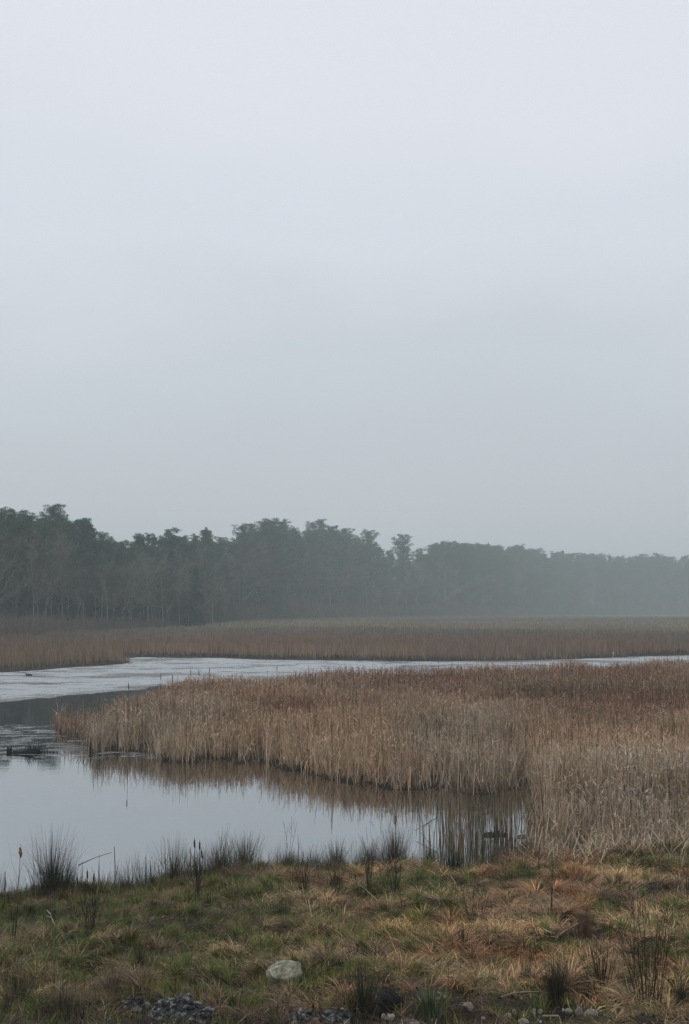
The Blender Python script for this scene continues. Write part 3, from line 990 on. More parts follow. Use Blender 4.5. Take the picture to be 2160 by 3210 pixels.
# skyline conifers: photo column, row of the tip, extra distance behind the edge, kind, variant, width factor, label
SKY = [
    (-60, 1590, 8, 'round', 0, 1.1, 'dark pine crown cut by the left edge of the wood'),
    (12, 1582, 4, 'round', 1, 1.15, 'tall dense dark green pine leftmost on the skyline'),
    (88, 1612, 10, 'tiered', 0, .8, 'thin topped dark pine dipping between the leftmost crown and the high tiered one'),
    (120, 1628, 3, 'round', 2, .9, 'dark rounded pine just below the gap left of the highest tiered pine'),
    (172, 1578, 5, 'tiered', 1, .75, 'highest dark pine in the left wood with a flat tiered top'),
    (215, 1635, 9, 'round', 1, .8, 'dark pine filling the shoulder right of the highest tiered pine'),
    (258, 1611, 2, 'round', 0, 1.0, 'broad dark pine with round open crown and sky showing through its right side'),
    (310, 1668, 12, 'tiered', 3, .9, 'dark pine stepping down beside the broad round crown'),
    (350, 1680, 14, 'round', 2, .8, 'low grey green pine in the dip of the left skyline'),
    (392, 1686, 14, 'round', 1, .8, 'low even topped pine left of the small pointed one'),
    (434, 1674, 22, 'tiered', 2, .6, 'small pointed hazy pine left of the dome shaped crown'),
    (466, 1674, 22, 'tiered', 4, .6, 'slender hazy pine touching the left side of the dome shaped crown'),
    (543, 1647, 16, 'round', 1, 1.05, 'dome shaped pine standing above the middle of the left wood'),
    (610, 1676, 34, 'tiered', 0, .55, 'small hazy pine in the gap between dome and conical crowns'),
    (655, 1652, 30, 'fir', 0, 1.9, 'conical hazy pine right of the dome shaped crown'),
    (695, 1682, 30, 'tiered', 3, .7, 'sloping hazy pine beside the conical one'),
    (542, 1692, 1, 'fir', 1, 1.35, 'dark cedar standing forward below the dome shaped pine'),
    (662, 1750, 1, 'fir', 0, 1.5, 'dark lower cedar at the right end of the near dark wood'),
    (730, 1690, 20, 'round', 0, .7, 'grey pine at the notch where the near wood ends'),
    (762, 1640, 12, 'tiered', 1, .85, 'broad topped hazy pine first on the central rise'),
    (792, 1646, 22, 'tiered', 4, .6, 'narrow hazy pine in the left of the central rise'),
    (823, 1631, 10, 'fir', 1, 1.6, 'sharply pointed hazy conifer left in the central rise'),
    (852, 1627, 14, 'tiered', 2, .8, 'tallest hazy pine of the central rise with flat spreading top'),
    (888, 1633, 18, 'tiered', 0, .9, 'spreading hazy pine just right of the tallest central one'),
    (922, 1643, 10, 'round', 2, .8, 'rounded hazy pine in the central rise'),
    (955, 1658, 26, 'round', 1, .8, 'hazy pine in the shallow dip of the central rise'),
    (983, 1636, 14, 'tiered', 3, .6, 'slim hazy pine after the dip of the central rise'),
    (1010, 1631, 12, 'tiered', 4, .7, 'leaning topped hazy pine in the right half of the central rise'),
    (1048, 1637, 10, 'round', 0, .85, 'wide rounded hazy pine in the right half of the central rise'),
    (1088, 1655, 14, 'tiered', 1, .8, 'flat topped hazy pine on the falling side of the central rise'),
    (1122, 1678, 18, 'round', 1, .8, 'lower hazy pine left of the pointed end pine'),
    (1153, 1663, 8, 'tiered', 2, .7, 'pointed hazy pine ending the central rise'),
    (1185, 1704, 16, 'round', 2, .7, 'low hazy pine right after the central rise'),
    (1222, 1716, 30, 'round', 0, .7, 'faint low pine left of the isolated layered pine'),
    (1268, 1674, 8, 'tiered', 3, .75, 'isolated layered pine rising alone above the low skyline'),
    (1318, 1714, 26, 'round', 1, .8, 'faint low pine right of the isolated layered pine'),
]
for (u, v, off, kind, var, wd, lab) in SKY:
    t = (u - W0 / 2) / F
    d = float(forest_front(t)) + off
    h = z_at(v, d) - float(ground_z([at_dist(u, d)], [d])[0])
    add_tree(kind, var, at_dist(u, d), d, h, lab, 'conifers on the skyline of the wood', wd * 22 / h if h < 16 else wd)

# even treeline at the right: pines nobody could tell apart
RS = [(1362, 1718), (1385, 1706), (1408, 1709), (1440, 1712), (1466, 1706), (1500, 1713), (1534, 1706), (1562, 1716), (1590, 1716), (1612, 1717), (1628, 1712),
      (1655, 1722), (1682, 1722), (1712, 1736), (1740, 1732), (1766, 1725), (1795, 1733), (1822, 1734), (1855, 1728), (1884, 1737), (1911, 1735),
      (1940, 1742), (1970, 1741), (1990, 1744), (2015, 1738), (2040, 1740), (2060, 1733), (2082, 1742), (2102, 1743), (2126, 1756), (2150, 1742), (2185, 1738),
      (2220, 1745), (2260, 1740), (2300, 1745)]
for i, (u, v) in enumerate(RS):
    t = (u - W0 / 2) / F
    d = float(forest_front(t)) + random.uniform(2, 18)
    h = z_at(v, d) + 4.2
    kind = ('tiered', 'fir', 'tiered', 'tiered', 'round', 'tiered', 'fir')[i % 7]
    add_tree(kind, i, at_dist(u, d), d, h, 'pale hazy pine in the even treeline at the far right', 'pines in the far right treeline', random.uniform(.75, 1.05))

RS2 = []
for a_, b_ in zip(RS[:-1], RS[1:]):
    RS2.append(((a_[0] + b_[0]) / 2, (a_[1] + b_[1]) / 2 + random.uniform(4, 12)))
for i, (u, v) in enumerate(RS2):
    t = (u - W0 / 2) / F
    d = float(forest_front(t)) + random.uniform(8, 30)
    h = z_at(v, d) + 4.2
    add_tree(('tiered', 'fir', 'tiered')[i % 3], i + 2, at_dist(u, d), d, h, 'pale hazy pine in the even treeline at the far right',
             'pines in the far right treeline', random.uniform(.8, 1.1))

# conifers filling the wood below the skyline
SKX = np.array([s[0] for s in SKY if s[1] < 1740 and s[0] not in (542,)] + [r_[0] for r_ in RS])
SKYV = np.array([s[1] for s in SKY if s[1] < 1740 and s[0] not in (542,)] + [r_[1] for r_ in RS])
o_ = np.argsort(SKX); SKX, SKYV = SKX[o_], SKYV[o_]
ZL = [('left', 'dark pine inside the near wood at the left below its skyline'), ('mid', 'hazy pine inside the middle of the wood below its skyline'),
      ('right', 'pale pine inside the far right wood below its skyline')]


def zone(u):
    return 0 if u < 715 else (1 if u < 1340 else 2)


k = 0
for u in np.arange(-110, 2280, 31.0):
    for layer in range(2):
        uu = u + random.uniform(-12, 12)
        t = (uu - W0 / 2) / F
        sk = float(np.interp(uu, SKX, SKYV))
        d = float(forest_front(t)) + (random.uniform(6, 22) if layer == 0 else random.uniform(16, 40))
        v = sk + (random.uniform(50, 110) if layer == 0 else random.uniform(6, 30))
        h = max(z_at(v, d) + (4 if d > 600 else 0), 6)
        kind = random.choice(['tiered', 'round', 'fir', 'tiered'])
        z_ = zone(uu)
        add_tree(kind, k, at_dist(uu, d), d, h, ZL[z_][1], 'pines inside the wood, ' + ZL[z_][0] + ' part', random.uniform(.9, 1.3))
        k += 1
NEAR_ROW = [(392, 1770), (415, 1740), (440, 1790), (468, 1735), (492, 1775), (512, 1745), (535, 1790), (566, 1760), (592, 1800), (615, 1775), (640, 1800),
            (668, 1812), (690, 1835), (708, 1860), (728, 1885)]
for i, (u, v) in enumerate(NEAR_ROW):
    d = 212 + .07 * (u - 390) + random.uniform(0, 8)
    add_tree('fir' if i == 9 else 'bare', i + 1, at_dist(u, d), d, z_at(v, d), 'low dark tree in the near row ending the left wood',
             'low near trees at the right end of the left wood', 1.15)
BL = ['leafless grey tree among the many at the front of the dark left wood', 'leafless hazy tree among the many along the middle of the wood',
      'leafless pale tree among the many along the far right wood']
for i, u in enumerate(np.arange(-130, 2300, 19.5)):
    uu = u + random.uniform(-9, 9)
    t = (uu - W0 / 2) / F
    sk = float(np.interp(uu, SKX, SKYV))
    d = float(forest_front(t)) + random.uniform(-4, 8)
    v = sk + random.uniform(28, 120)
    h = min(max(z_at(v, d), 5), 34)
    z_ = zone(uu)
    add_tree('bare', i, at_dist(uu, d), d, h, BL[z_], 'leafless trees at the front of the wood, ' + ZL[z_][0] + ' part', random.uniform(.8, 1.2))


# ------------------------------------------------------------------ brush at the foot of the wood
def build_brush():
    acc = Acc()
    n0 = 4200
    t = rng.uniform(-.37, .37, n0)
    d = forest_front(t) + rng.uniform(-9, 14, n0)
    left = sstep(-t, .2, .29)
    d = d - left * rng.uniform(0, 26, n0)
    x, y = t * d, d
    hs = rng.uniform(1.0, 3.4, n0) * (1 + .4 * left) * np.clip(d / 190, 1, 3.2) * (.6 + 1.1 * vnoise(t * d, d * .3, 107, .05))
    base = np.where((rng.random(n0) < .6)[:, None], np.array([.13, .088, .07]), np.array([.10, .095, .07]))
    m = 34
    idx = np.repeat(np.arange(n0), m)
    n = len(idx)
    bx = x[idx] + rng.normal(0, .5, n); by = y[idx] + rng.normal(0, .5, n)
    c = base[idx] * rng.uniform(.5, 1.6, n)[:, None]
    bz = rng.uniform(0, .6, n) * hs[idx] - 4.5 * sstep(by, 250, 900)
    acc.add(blades(bx, by, bz, hs[idx] * rng.uniform(.25, .6, n), .0003 * y[idx] * rng.uniform(.5, 1.2, n), rng.uniform(0, .5, n), rng.uniform(.2, 1.0, n),
                   rng.uniform(0, 6.28, n), c, segs=2, tip=.4))
    tag(link('thicket', acc.mesh('thicket'), M['twig']), 'low reddish brown brush along the foot of the wood', 'brush', kind='stuff')


build_brush()


def build_undergrowth():
    r = np.random.default_rng(5)
    n = 24000
    t = r.uniform(-.38, .38, n)
    dep = r.random(n)
    d = forest_front(t) + 3 + dep * 55
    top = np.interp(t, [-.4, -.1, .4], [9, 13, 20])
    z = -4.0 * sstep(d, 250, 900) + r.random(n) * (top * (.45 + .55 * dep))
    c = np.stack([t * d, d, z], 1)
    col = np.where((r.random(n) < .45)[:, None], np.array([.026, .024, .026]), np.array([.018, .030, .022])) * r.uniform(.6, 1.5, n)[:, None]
    sc = d / 170
    acc = Acc()
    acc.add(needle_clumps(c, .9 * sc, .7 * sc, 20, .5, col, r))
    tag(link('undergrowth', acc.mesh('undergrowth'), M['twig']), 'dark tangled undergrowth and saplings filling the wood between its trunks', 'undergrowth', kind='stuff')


build_undergrowth()


# ------------------------------------------------------------------ rushes, shrubs, stalks on the bank
def rush(u, v, hpx, wpx, n, cols, label, name='rush_tussock', cat='rush', spread=.38, wid=(.004, .008), wild=.1, shrub=False):
    x, y, z = hit(u, v)
    d = y
    hm, wm = hpx / F * d * (.85 if d > 21 and hpx < 200 else 1), wpx / F * d
    acc = Acc()
    ph = rng.uniform(0, 6.28, n)
    rr = np.abs(rng.normal(0, wm * .18, n))
    cols = np.asarray(cols, float)
    c = cols[rng.integers(0, len(cols), n)] * rng.uniform(.5, 1.4, n)[:, None]
    th0 = np.abs(rng.normal(.05, .12, n)); th1 = th0 + np.abs(rng.normal(.1, spread, n))
    L = hm * rng.uniform(.35, 1.05, n)
    gz = ground_z(x + np.cos(ph) * rr, y + np.sin(ph) * rr)
    acc.add(blades(np.cos(ph) * rr, np.sin(ph) * rr, gz - z - .02, L, rng.uniform(*wid, n), th0, th1, ph, c, segs=4, tip=.25,
                   kink=np.where(rng.random(n) < .16, rng.uniform(.5, 2.2, n), 0), kink_at=rng.uniform(.4, .9, n)))
    o = link(name, acc.mesh(name), M['grass'], None, (x, y, z))
    return tag(o, label, cat, 'rush and grass tufts on the near bank')


DK = [(.03, .038, .025), (.05, .048, .035), (.02, .025, .018)]
BR = [(.10, .072, .045), (.06, .05, .032), (.15, .105, .06)]
PU = [(.13, .09, .075), (.08, .062, .055), (.17, .12, .09)]
GR = [(.03, .055, .02), (.05, .075, .025), (.09, .08, .035)]
rush(158, 2812, 215, 200, 420, DK, 'large dark spiky rush tuft at the water edge on the left', spread=.45)
rush(205, 2800, 90, 90, 130, DK + BR, 'short dark sedge close to the right of the largest rush tuft')
rush(545, 2765, 170, 130, 260, BR + GR, 'thin brown grass tuft left of the tall central tussock')
rush(478, 2790, 110, 60, 130, GR + BR, 'low green brown tuft left of the dark cattail stalks')
rush(770, 2712, 165, 110, 420, BR + [(.05, .045, .03)], 'tall brown rush tussock first from the left against the open water')
rush(690, 2738, 120, 60, 150, BR, 'wispy brown tuft left of the tall brown tussock')
rush(905, 2722, 70, 80, 160, BR, 'low brown tuft right of the tall brown tussock')
rush(985, 2712, 120, 70, 220, BR + GR, 'medium brown rush tuft between two dark tussocks')
rush(1056, 2708, 135, 75, 320, DK + BR, 'compact dark rush tussock beside the notch of water')
rush(1160, 2705, 120, 70, 260, BR + GR, 'brown green tuft left of the bushy purple brown clump')
rush(1238, 2718, 170, 130, 420, PU, 'bushy purple brown clump tallest in the middle of the shore', spread=.4)
rush(1300, 2700, 80, 70, 180, PU + BR, 'small brown tuft under the folded reed')
rush(1348, 2712, 110, 60, 330, DK + GR, 'dark green tussock left of the standing reed stems')
rush(1425, 2742, 100, 80, 380, [(.02, .045, .03), (.03, .05, .03)], 'blue green dark sedge at the foot of the reed stems')
rush(1640, 2680, 60, 90, 260, GR + BR, 'low grassy tuft at the waterline right of the floating log')
rush(1745, 3150, 150, 70, 420, [(.07, .065, .03), (.04, .045, .02), (.13, .09, .05)], 'green brown rush tuft above the row of small stones', spread=.35)
rush(1140, 3170, 170, 140, 200, [(.06, .06, .03), (.10, .075, .035), (.03, .045, .02)], 'loose olive rush tuft over the dark hollow', spread=.7)
rush(1345, 3185, 100, 90, 420, [(.10, .14, .06), (.2, .19, .12), (.06, .10, .035)], 'pale green grass tuft at the bottom edge', spread=.6)
rush(360, 3130, 110, 130, 700, [(.22, .165, .11), (.16, .12, .075), (.30, .24, .17)], 'blond shaggy grass tuft left of the dark rock', spread=.9)
rush(455, 3095, 70, 100, 420, [(.30, .25, .18), (.18, .14, .09)], 'pale drooping grass tuft touching the dark rock', spread=1.3)
rush(440, 3040, 90, 50, 200, GR, 'bright green upright tuft above the blond grass', spread=.3)
rush(1780, 3120, 60, 120, 400, [(.2, .13, .08), (.14, .09, .05)], 'low rust brown tuft right of the green brown rush')
rush(1835, 2970, 130, 50, 300, [(.20, .115, .07), (.14, .08, .05)], 'upright russet grass bundle on the right of the bank', spread=.15)
rush(2140, 3170, 110, 60, 300, GR + BR, 'green tuft in the bottom right corner')
rush(1730, 2900, 50, 50, 200, GR, 'small green tuft under the single dark stem')
rush(1350, 2860, 45, 60, 220, GR, 'small dark green tuft in the centre of the bank')
rush(880, 2880, 60, 90, 330, GR, 'fresh green patch left of the pale broken stick')
rush(1040, 2890, 50, 70, 260, GR, 'fresh green patch right of the pale broken stick')
rush(60, 3160, 120, 130, 300, GR + BR, 'coarse green tuft in the bottom left corner')
rush(200, 3180, 100, 130, 260, [(.22, .17, .11), (.1, .09, .05)], 'coarse straw tuft near the bottom left corner')


def twig_bush(u, v, hpx, wpx, n, col, label, forks=3):
    """thin woody stems that fork"""
    x, y, z = hit(u, v)
    hm, wm = hpx / F * y, wpx / F * y
    acc = Acc()
    for i in range(n):
        ph = random.uniform(0, 6.28)
        b = np.array([math.cos(ph), math.sin(ph), 0]) * abs(random.gauss(0, wm * .12))
        lean = random.uniform(0, .5) * wm / hm
        d = rdir(lean, ph)
        L = hm * random.uniform(.5, 1.0)
        pts = [b]
        for s in range(4):
            d = d + rng.normal(0, .06, 3); d /= np.linalg.norm(d)
            pts.append(pts[-1] + d * L / 4)
        c = np.array(col) * random.uniform(.6, 1.4)
        acc.add(tube(pts, np.linspace(.0045, .0022, 5), 3, c))
        for f in range(forks):
            k = random.randint(1, 3)
            p = pts[k] + (pts[k + 1] - pts[k]) * random.random()
            dd = d + rng.normal(0, .35, 3); dd[2] = abs(dd[2]); dd /= np.linalg.norm(dd)
            l2 = L * random.uniform(.12, .3)
            acc.add(tube([p, p + dd * l2 * .5, p + dd * l2 + np.array([0, 0, l2 * .15])], [.003, .0025, .0018], 3, c))
    o = link('twiggy_shrub', acc.mesh('twiggy_shrub'), M['twig'], None, (x, y, z - .02))
    return tag(o, label, 'shrub', 'leafless twiggy shrubs on the near bank')


DB = (.045, .032, .026)
twig_bush(285, 2925, 165, 90, 22, DB, 'dark twiggy shrub low on the left of the bank')
twig_bush(1240, 2812, 215, 90, 18, (.06, .045, .04), 'dark many stemmed shrub standing in front of the purple brown clump')
twig_bush(1155, 2800, 180, 50, 14, (.08, .045, .03), 'reddish brown shrub left of the dark many stemmed one')
twig_bush(955, 2815, 150, 60, 16, DB, 'dark thin stemmed shrub above the pale broken stick')
twig_bush(1060, 2825, 130, 60, 14, DB, 'thin shrub below the compact dark rush tussock')
twig_bush(2035, 3155, 300, 200, 40, (.06, .036, .026), 'wide leafless brown shrub at the lower right')
twig_bush(1885, 3100, 140, 120, 26, (.07, .045, .03), 'low tangled brown shrub left of the wide leafless one')
twig_bush(1730, 2865, 190, 16, 5, (.055, .045, .04), 'single dark upright stem cluster in the middle right of the bank', 1)
twig_bush(1840, 2940, 180, 20, 4, (.09, .055, .035), 'slim brown stem rising through the russet grass', 1)
twig_bush(1490, 2920, 150, 110, 18, (.07, .045, .032), 'reddish stems at the left of the bank right half')
twig_bush(1450, 2985, 130, 30, 7, DB, 'dark short stems below the reddish ones')
twig_bush(1690, 2745, 110, 14, 4, DB, 'thin dark stem by the corner of the reeds', 1)
twig_bush(620, 2820, 190, 60, 16, (.03, .026, .02), 'dark stems cluster on the shore left of the centre')
twig_bush(2150, 2830, 120, 60, 10, DB, 'dark stems at the right edge under the reeds')
twig_bush(1650, 3090, 110, 60, 12, (.06, .05, .03), 'short olive stems left of the green brown rush')
twig_bush(45, 2960, 190, 60, 9, (.05, .04, .03), 'sparse dark stems at the left edge of the bank', 2)
twig_bush(1990, 2905, 130, 80, 12, DB, 'short dark stems in the right part of the bank')


twig_bush(700, 2742, 200, 50, 6, (.10, .08, .055), 'tall wispy pale stalks left of the tall brown tussock', 3)
twig_bush(905, 2725, 190, 40, 4, (.10, .08, .055), 'two or three tall wispy stalks right of the tall brown tussock', 2)
twig_bush(520, 2770, 190, 60, 5, (.09, .075, .05), 'wispy stalks over the thin brown grass tuft', 2)


# cattails: stalk with a seed head
def cattail(u, v, hpx, head, label, lean=0.0, fluffy=False, leaf=True, col=(.10, .07, .045), z0=None, rad=.006):
    x, y, z = hit(u, v)
    h = hpx / F * y
    e = empty('cattail', (x, y, z - .01))
    tag(e, label, 'cattail', 'cattail stalks on the near bank')
    sx = math.sin(lean)
    top = np.array([sx * h, 0, h * math.cos(lean)])
    p0 = np.zeros(3)
    mid = top * .5 + np.array([.01, 0, 0])
    V, Q, C = tube([p0, mid, top], [rad, rad * .9, rad * .5], 6, col)
    link('stem', mesh_np('cattail_stem', V, Q, col=C, smooth=True), M['reed'], e)
    if head:
        hl, hr = (.16, .016) if not fluffy else (.20, .03)
        d = (top - mid) / np.linalg.norm(top - mid)
        a = top - d * (.05 + hl)
        s = np.linspace(0, 1, 9)
        rr = hr * np.array([.3, .85, 1, 1, 1, 1, .95, .7, .25])
        if fluffy: rr = rr * rng.uniform(.5, 1.35, 9)
        pts = [a + d * hl * t + (rng.normal(0, .008, 3) if fluffy else 0) for t in s]
        hc = (.045, .03, .02) if not fluffy else (.26, .15, .08)
        V, Q, C = tube(pts, rr, 8, hc)
        if fluffy:
            V = V + rng.normal(0, .006, V.shape)
        link('seed_head', mesh_np('cattail_head', V, Q, col=C, smooth=not fluffy), M['reed'], e)
    if leaf:
        V, Q, C = blades(np.zeros(2), np.zeros(2), np.zeros(2), np.array([.7, .5]) * h, .014, .05, .3, rng.uniform(0, 6.28, 2),
                         np.array([[.12, .085, .05]] * 2), segs=4)
        link('leaf', mesh_np('cattail_leaf', V, Q, col=C), M['reed'], e)
    return e


cattail(54, 2800, 148, True, 'tall cattail with ragged pale brown head at the far left', .05, True)
cattail(256, 2775, 75, False, 'short dark stalk under the slanting stalk with a frayed head')
cattail(309, 2762, 82, False, 'bare grey stalk between the slanting stalk ends')
cattail(360, 2775, 118, False, 'thick brown broken cattail stalk standing alone against the water', -.03, col=(.16, .105, .065), rad=.012)
cattail(14, 2812, 78, False, 'thick brown stub at the left edge of the water', .0, col=(.14, .09, .06), rad=.014)
cattail(594, 2770, 110, False, 'reddish brown stalk leftmost in the group of dark seed heads', .02, col=(.16, .085, .05), rad=.012)
cattail(608, 2778, 150, True, 'cattail with slim dark head second in the group of dark seed heads')
cattail(622, 2775, 140, True, 'cattail with dark head in the middle of the group of dark seed heads', .02)
cattail(635, 2772, 112, True, 'short cattail with small dark head right in the group of dark seed heads', -.04)
cattail(245, 2800, 60, True, 'tiny dark cattail head low beside the largest rush tuft', -.1)
cattail(272, 2800, 78, True, 'small cattail with upright dark head right of the tiny one')
cattail(286, 2802, 72, True, 'small cattail with slanting dark head right of the upright one', .12)
cattail(456, 2790, 100, False, 'dark stalk leftmost of the pair above the low green tuft', col=(.04, .03, .025), rad=.010)
cattail(470, 2790, 90, False, 'dark stalk rightmost of the pair above the low green tuft', col=(.05, .035, .03), rad=.010)
cattail(934, 2712, 95, False, 'slim brown stalk right of the low brown tuft')
cattail(1240, 2720, 165, True, 'cattail with pale fluffy head rising out of the purple brown clump', 0, True)
cattail(1345, 2715, 200, False, 'tall tan reed stalk rising from the dark green tussock', .0, col=(.2, .12, .07), rad=.010)
cattail(1604, 2695, 105, False, 'thick russet stalk standing where the bank meets the stems', .01, col=(.15, .075, .045), rad=.022)
cattail(1380, 2735, 120, False, 'bleached tan stalk at the foot of the reed stems', -.02, col=(.24, .16, .1), rad=.011)


# reeds whose heads poke above the island skyline (against the channel)
def bed_cattail(u, vtop, d, head, label):
    x = at_dist(u, d); h = z_at(vtop, d)
    e = empty('cattail', (x, d, 0))
    tag(e, label, 'cattail', 'cattails rising above the reed bed')
    V, Q, C = tube([(0, 0, 0), (.02, 0, h * .5), (0, 0, h)], [.008, .008, .005], 5, (.14, .09, .06))
    link('stem', mesh_np('cattail_stem', V, Q, col=C), M['reed'], e)
    V, Q, C = tube([(0, 0, h - .32), (0, 0, h - .28), (0, 0, h - .12), (0, 0, h - .06)], [.010, .020, .020, .008], 6, (.07, .045, .03))
    link('seed_head', mesh_np('cattail_head', V, Q, col=C), M['reed'], e)


for (u, vt, d, lab) in [(409, 2136, 46, 'lone cattail head darkest against the channel left of the bed'),
                        (509, 2108, 53, 'thin seed head over the left corner of the back reeds'),
                        (545, 2112, 52, 'brown fluffy seed head over the left end of the back reeds'),
                        (602, 2096, 54, 'high slim seed head over the back reeds left part'),
                        (627, 2096, 55, 'twin of the high slim seed head just to its right'),
                        (660, 2090, 56, 'seed head over the back reeds highest before the grassy stretch'),
                        (870, 2084, 60, 'seed head above the dark twiggy patch of the back reeds')]:
    bed_cattail(u, vt, d, True, lab)


# sticks and fallen stems
def stick(pts, rads, col, name, label, cat='stick', mat='twig', sides=6):
    P = np.array(pts, float)
    o0 = P[0].copy()
    V, Q, C = tube(P - o0, rads, sides, col)
    o = link(name, mesh_np(name, V, Q, col=C, smooth=True), M[mat], None, tuple(o0))
    return tag(o, label, cat)


def up(u, v, dz=0.0):
    x, y, z = hit(u, v)
    return np.array([x, y, z + dz])


PALE = (.42, .39, .33)
a = up(145, 2905); z0 = a[2]
p = [up(146, 2872 + 0, .1), up(156, 2882, .1), up(163, 2900, .1), up(172, 2917, .08), up(190, 2936, .06)]
stick(p, [.008, .011, .011, .009, .005], PALE, 'white_twig', 'white bent twig lying on the left of the bank')
stick([up(148, 2893, .1), up(160, 2897, .11)], [.007, .008], PALE, 'white_twig', 'short white side twig beside the bent white one')
b = up(134, 2918)
stick([b, b + [.01, 0, .16], b + [.03, 0, .33]], [.017, .017, .014], (.17, .11, .07), 'broken_stub', 'brown broken stub left of the white bent twig')
stick([up(1103, 2770, .1), up(1150, 2810, .09), up(1200, 2852, .07)], [.006, .008, .007], (.34, .27, .19), 'straw_stem', 'long straight pale straw lying on the middle of the bank')
stick([up(967, 2852, .16), up(972, 2875, .13), up(980, 2903, .06)], [.012, .011, .009], (.33, .28, .22), 'pale_stick', 'short pale broken stick leaning in the grass')
b = up(957, 2782)
stick([b, b + [.02, 0, .1], b + [.04, 0, .19]], [.008, .018, .006], (.36, .28, .17), 'dead_leaf_stalk', 'pale curled dead leaf stalk near the shore', 'dead leaf')
stick([up(1757, 2955, .12), up(1790, 2930, .1), up(1820, 2912, .1)], [.008, .010, .007], (.36, .31, .25), 'straw_stem', 'pale straight stem lying slanted on the right of the bank')
stick([up(1570, 3148, .07), up(1610, 3140, .09), up(1650, 3132, .08), up(1690, 3130, .07)], [.007, .012, .014, .008], (.22, .17, .12), 'fallen_branch',
      'brown curved fallen branch above the small stones')
stick([up(1700, 3204, .06), up(1750, 3203, .06)], [.012, .012], (.4, .36, .3), 'pale_stick', 'pale stick lying at the bottom edge')
stick([up(327, 2785, .1), up(340, 2800, .1), up(353, 2812, .06)], [.008, .008, .006], (.3, .26, .2), 'pale_stick', 'pale thin stick near the shore below the thick brown stalk')
b = up(300, 2822)
stick([b, b + [.03, 0, .16], b + [.07, 0, .36]], [.008, .010, .008], (.33, .29, .23), 'pale_stick', 'pale upright stick below the bare grey stalk')
stick([up(870, 2862, .05), up(850, 2864, .06)], [.008, .006], (.3, .28, .24), 'pale_stick', 'tiny grey stick left of the pale broken stick')
b = up(1358, 2708)
stick([b + [0, 0, .05], b + [.12, .02, .14], b + [.22, .02, .22]], [.008, .010, .006], (.36, .29, .2), 'straw_stem', 'pale leaning stem at the foot of the tan reed stalk')
b = up(250, 2780)
A = np.array([*pix(246, 2712, .55), .55]); B = np.array([*pix(350, 2672, .80), .80])
stick([A, (A + B) / 2 + [0, 0, .02], B], [.012, .006, .005], (.12, .085, .06), 'slanting_stalk', 'slanting stalk with a frayed brown end leaning on the thick broken one', 'stalk')
# folded reed over the water
A = np.array([*pix(1372, 2562, .42), .42]); K = np.array([*pix(1300, 2604, .12), .12]); Bq = np.array([*pix(1340, 2580, .3), .3])
stick([K, (A + K) / 2, A], [.006, .008, .009], (.10, .085, .07), 'bent_reed', 'reed folded to a sharp angle over the water left of the standing stems', 'reed')
stick([np.array([*pix(1318, 2603, .02), .02]), np.array([*pix(1352, 2572, .3), .3])], [.005, .007], (.10, .085, .07), 'bent_reed',
      'shorter slanting reed just right of the sharply folded one', 'reed')
# bunch of pale broken leaves on the left tip of the island
b = np.array([*pix(184, 2275), 0.0])
V, Q, C = blades(rng.normal(0, .05, 16), rng.normal(0, .1, 16), np.zeros(16), rng.uniform(.5, 1.5, 16), .045, .02, .2, rng.uniform(0, 6.28, 16),
                 np.array([.36, .26, .17]) * rng.uniform(.8, 1.2, 16)[:, None], segs=4, kink=np.where(rng.random(16) < .4, .8, 0))
tag(link('pale_reed_bunch', mesh_np('pale_reed_bunch', V, Q, col=C), M['reed'], None, tuple(b)), 'bunch of pale leaves at the left tip of the reed bed', 'reeds')


# ------------------------------------------------------------------ rocks
def rock(u, v, wpx, hpx, mat, name, label, cat='stone', seed=0, depth=.8, rough=.12, flat=.0, cuts=7, sink=.25, sub=4, group=None, top=None):
    import bmesh
    x, y, z = hit(u, v)
    w, h = wpx / F * y, hpx / F * y
    bm = bmesh.new()
    bmesh.ops.create_icosphere(bm, subdivisions=sub, radius=1)
    V = np.array([q.co for q in bm.verts])
    T = np.array([[q.index for q in f.verts] for f in bm.faces])
    bm.free()
    r = np.random.default_rng(seed + 100)
    for i in range(cuts):
        nrm = r.normal(0, 1, 3); nrm /= np.linalg.norm(nrm)
        lim = r.uniform(.62, .85)
        dd = V @ nrm
        V = V - np.maximum(dd - lim, 0)[:, None] * nrm * .92
    N = V / np.linalg.norm(V, axis=1)[:, None]
    nz = (fbm(V[:, 0] * 2 + V[:, 2] * 1.7 + seed, V[:, 1] * 2 - V[:, 2] * 1.3, seed, 1.2, 5) - .5)
    V = V + N * (nz * rough * 3)[:, None]
    if top is not None:
        lim = top + .06 * V[:, 0] + .10 * (fbm(V[:, 0] + 3, V[:, 1], seed, 2.5, 3) - .5)
        V[:, 2] = np.where(V[:, 2] > lim, lim + (V[:, 2] - lim) * .12, V[:, 2])
    V = V / np.abs(V).max(axis=0)
    V = V * np.array([w / 2, w / 2 * depth, h * (1 + sink) / 2])
    V[:, 2] += h / 2 - h * sink / 2 + (.0)
    me = mesh_np(name, V, None, T, smooth=False)
    o = link(name, me, M[mat], None, (x, y, z))
    return tag(o, label, cat, group)


rock(893, 3064, 116, 52, 'rock', 'boulder', 'pale greenish grey boulder lying in the grass at the centre of the bank', 'rock', 31, .9, .10, cuts=5, sink=.5, sub=5, top=.62)


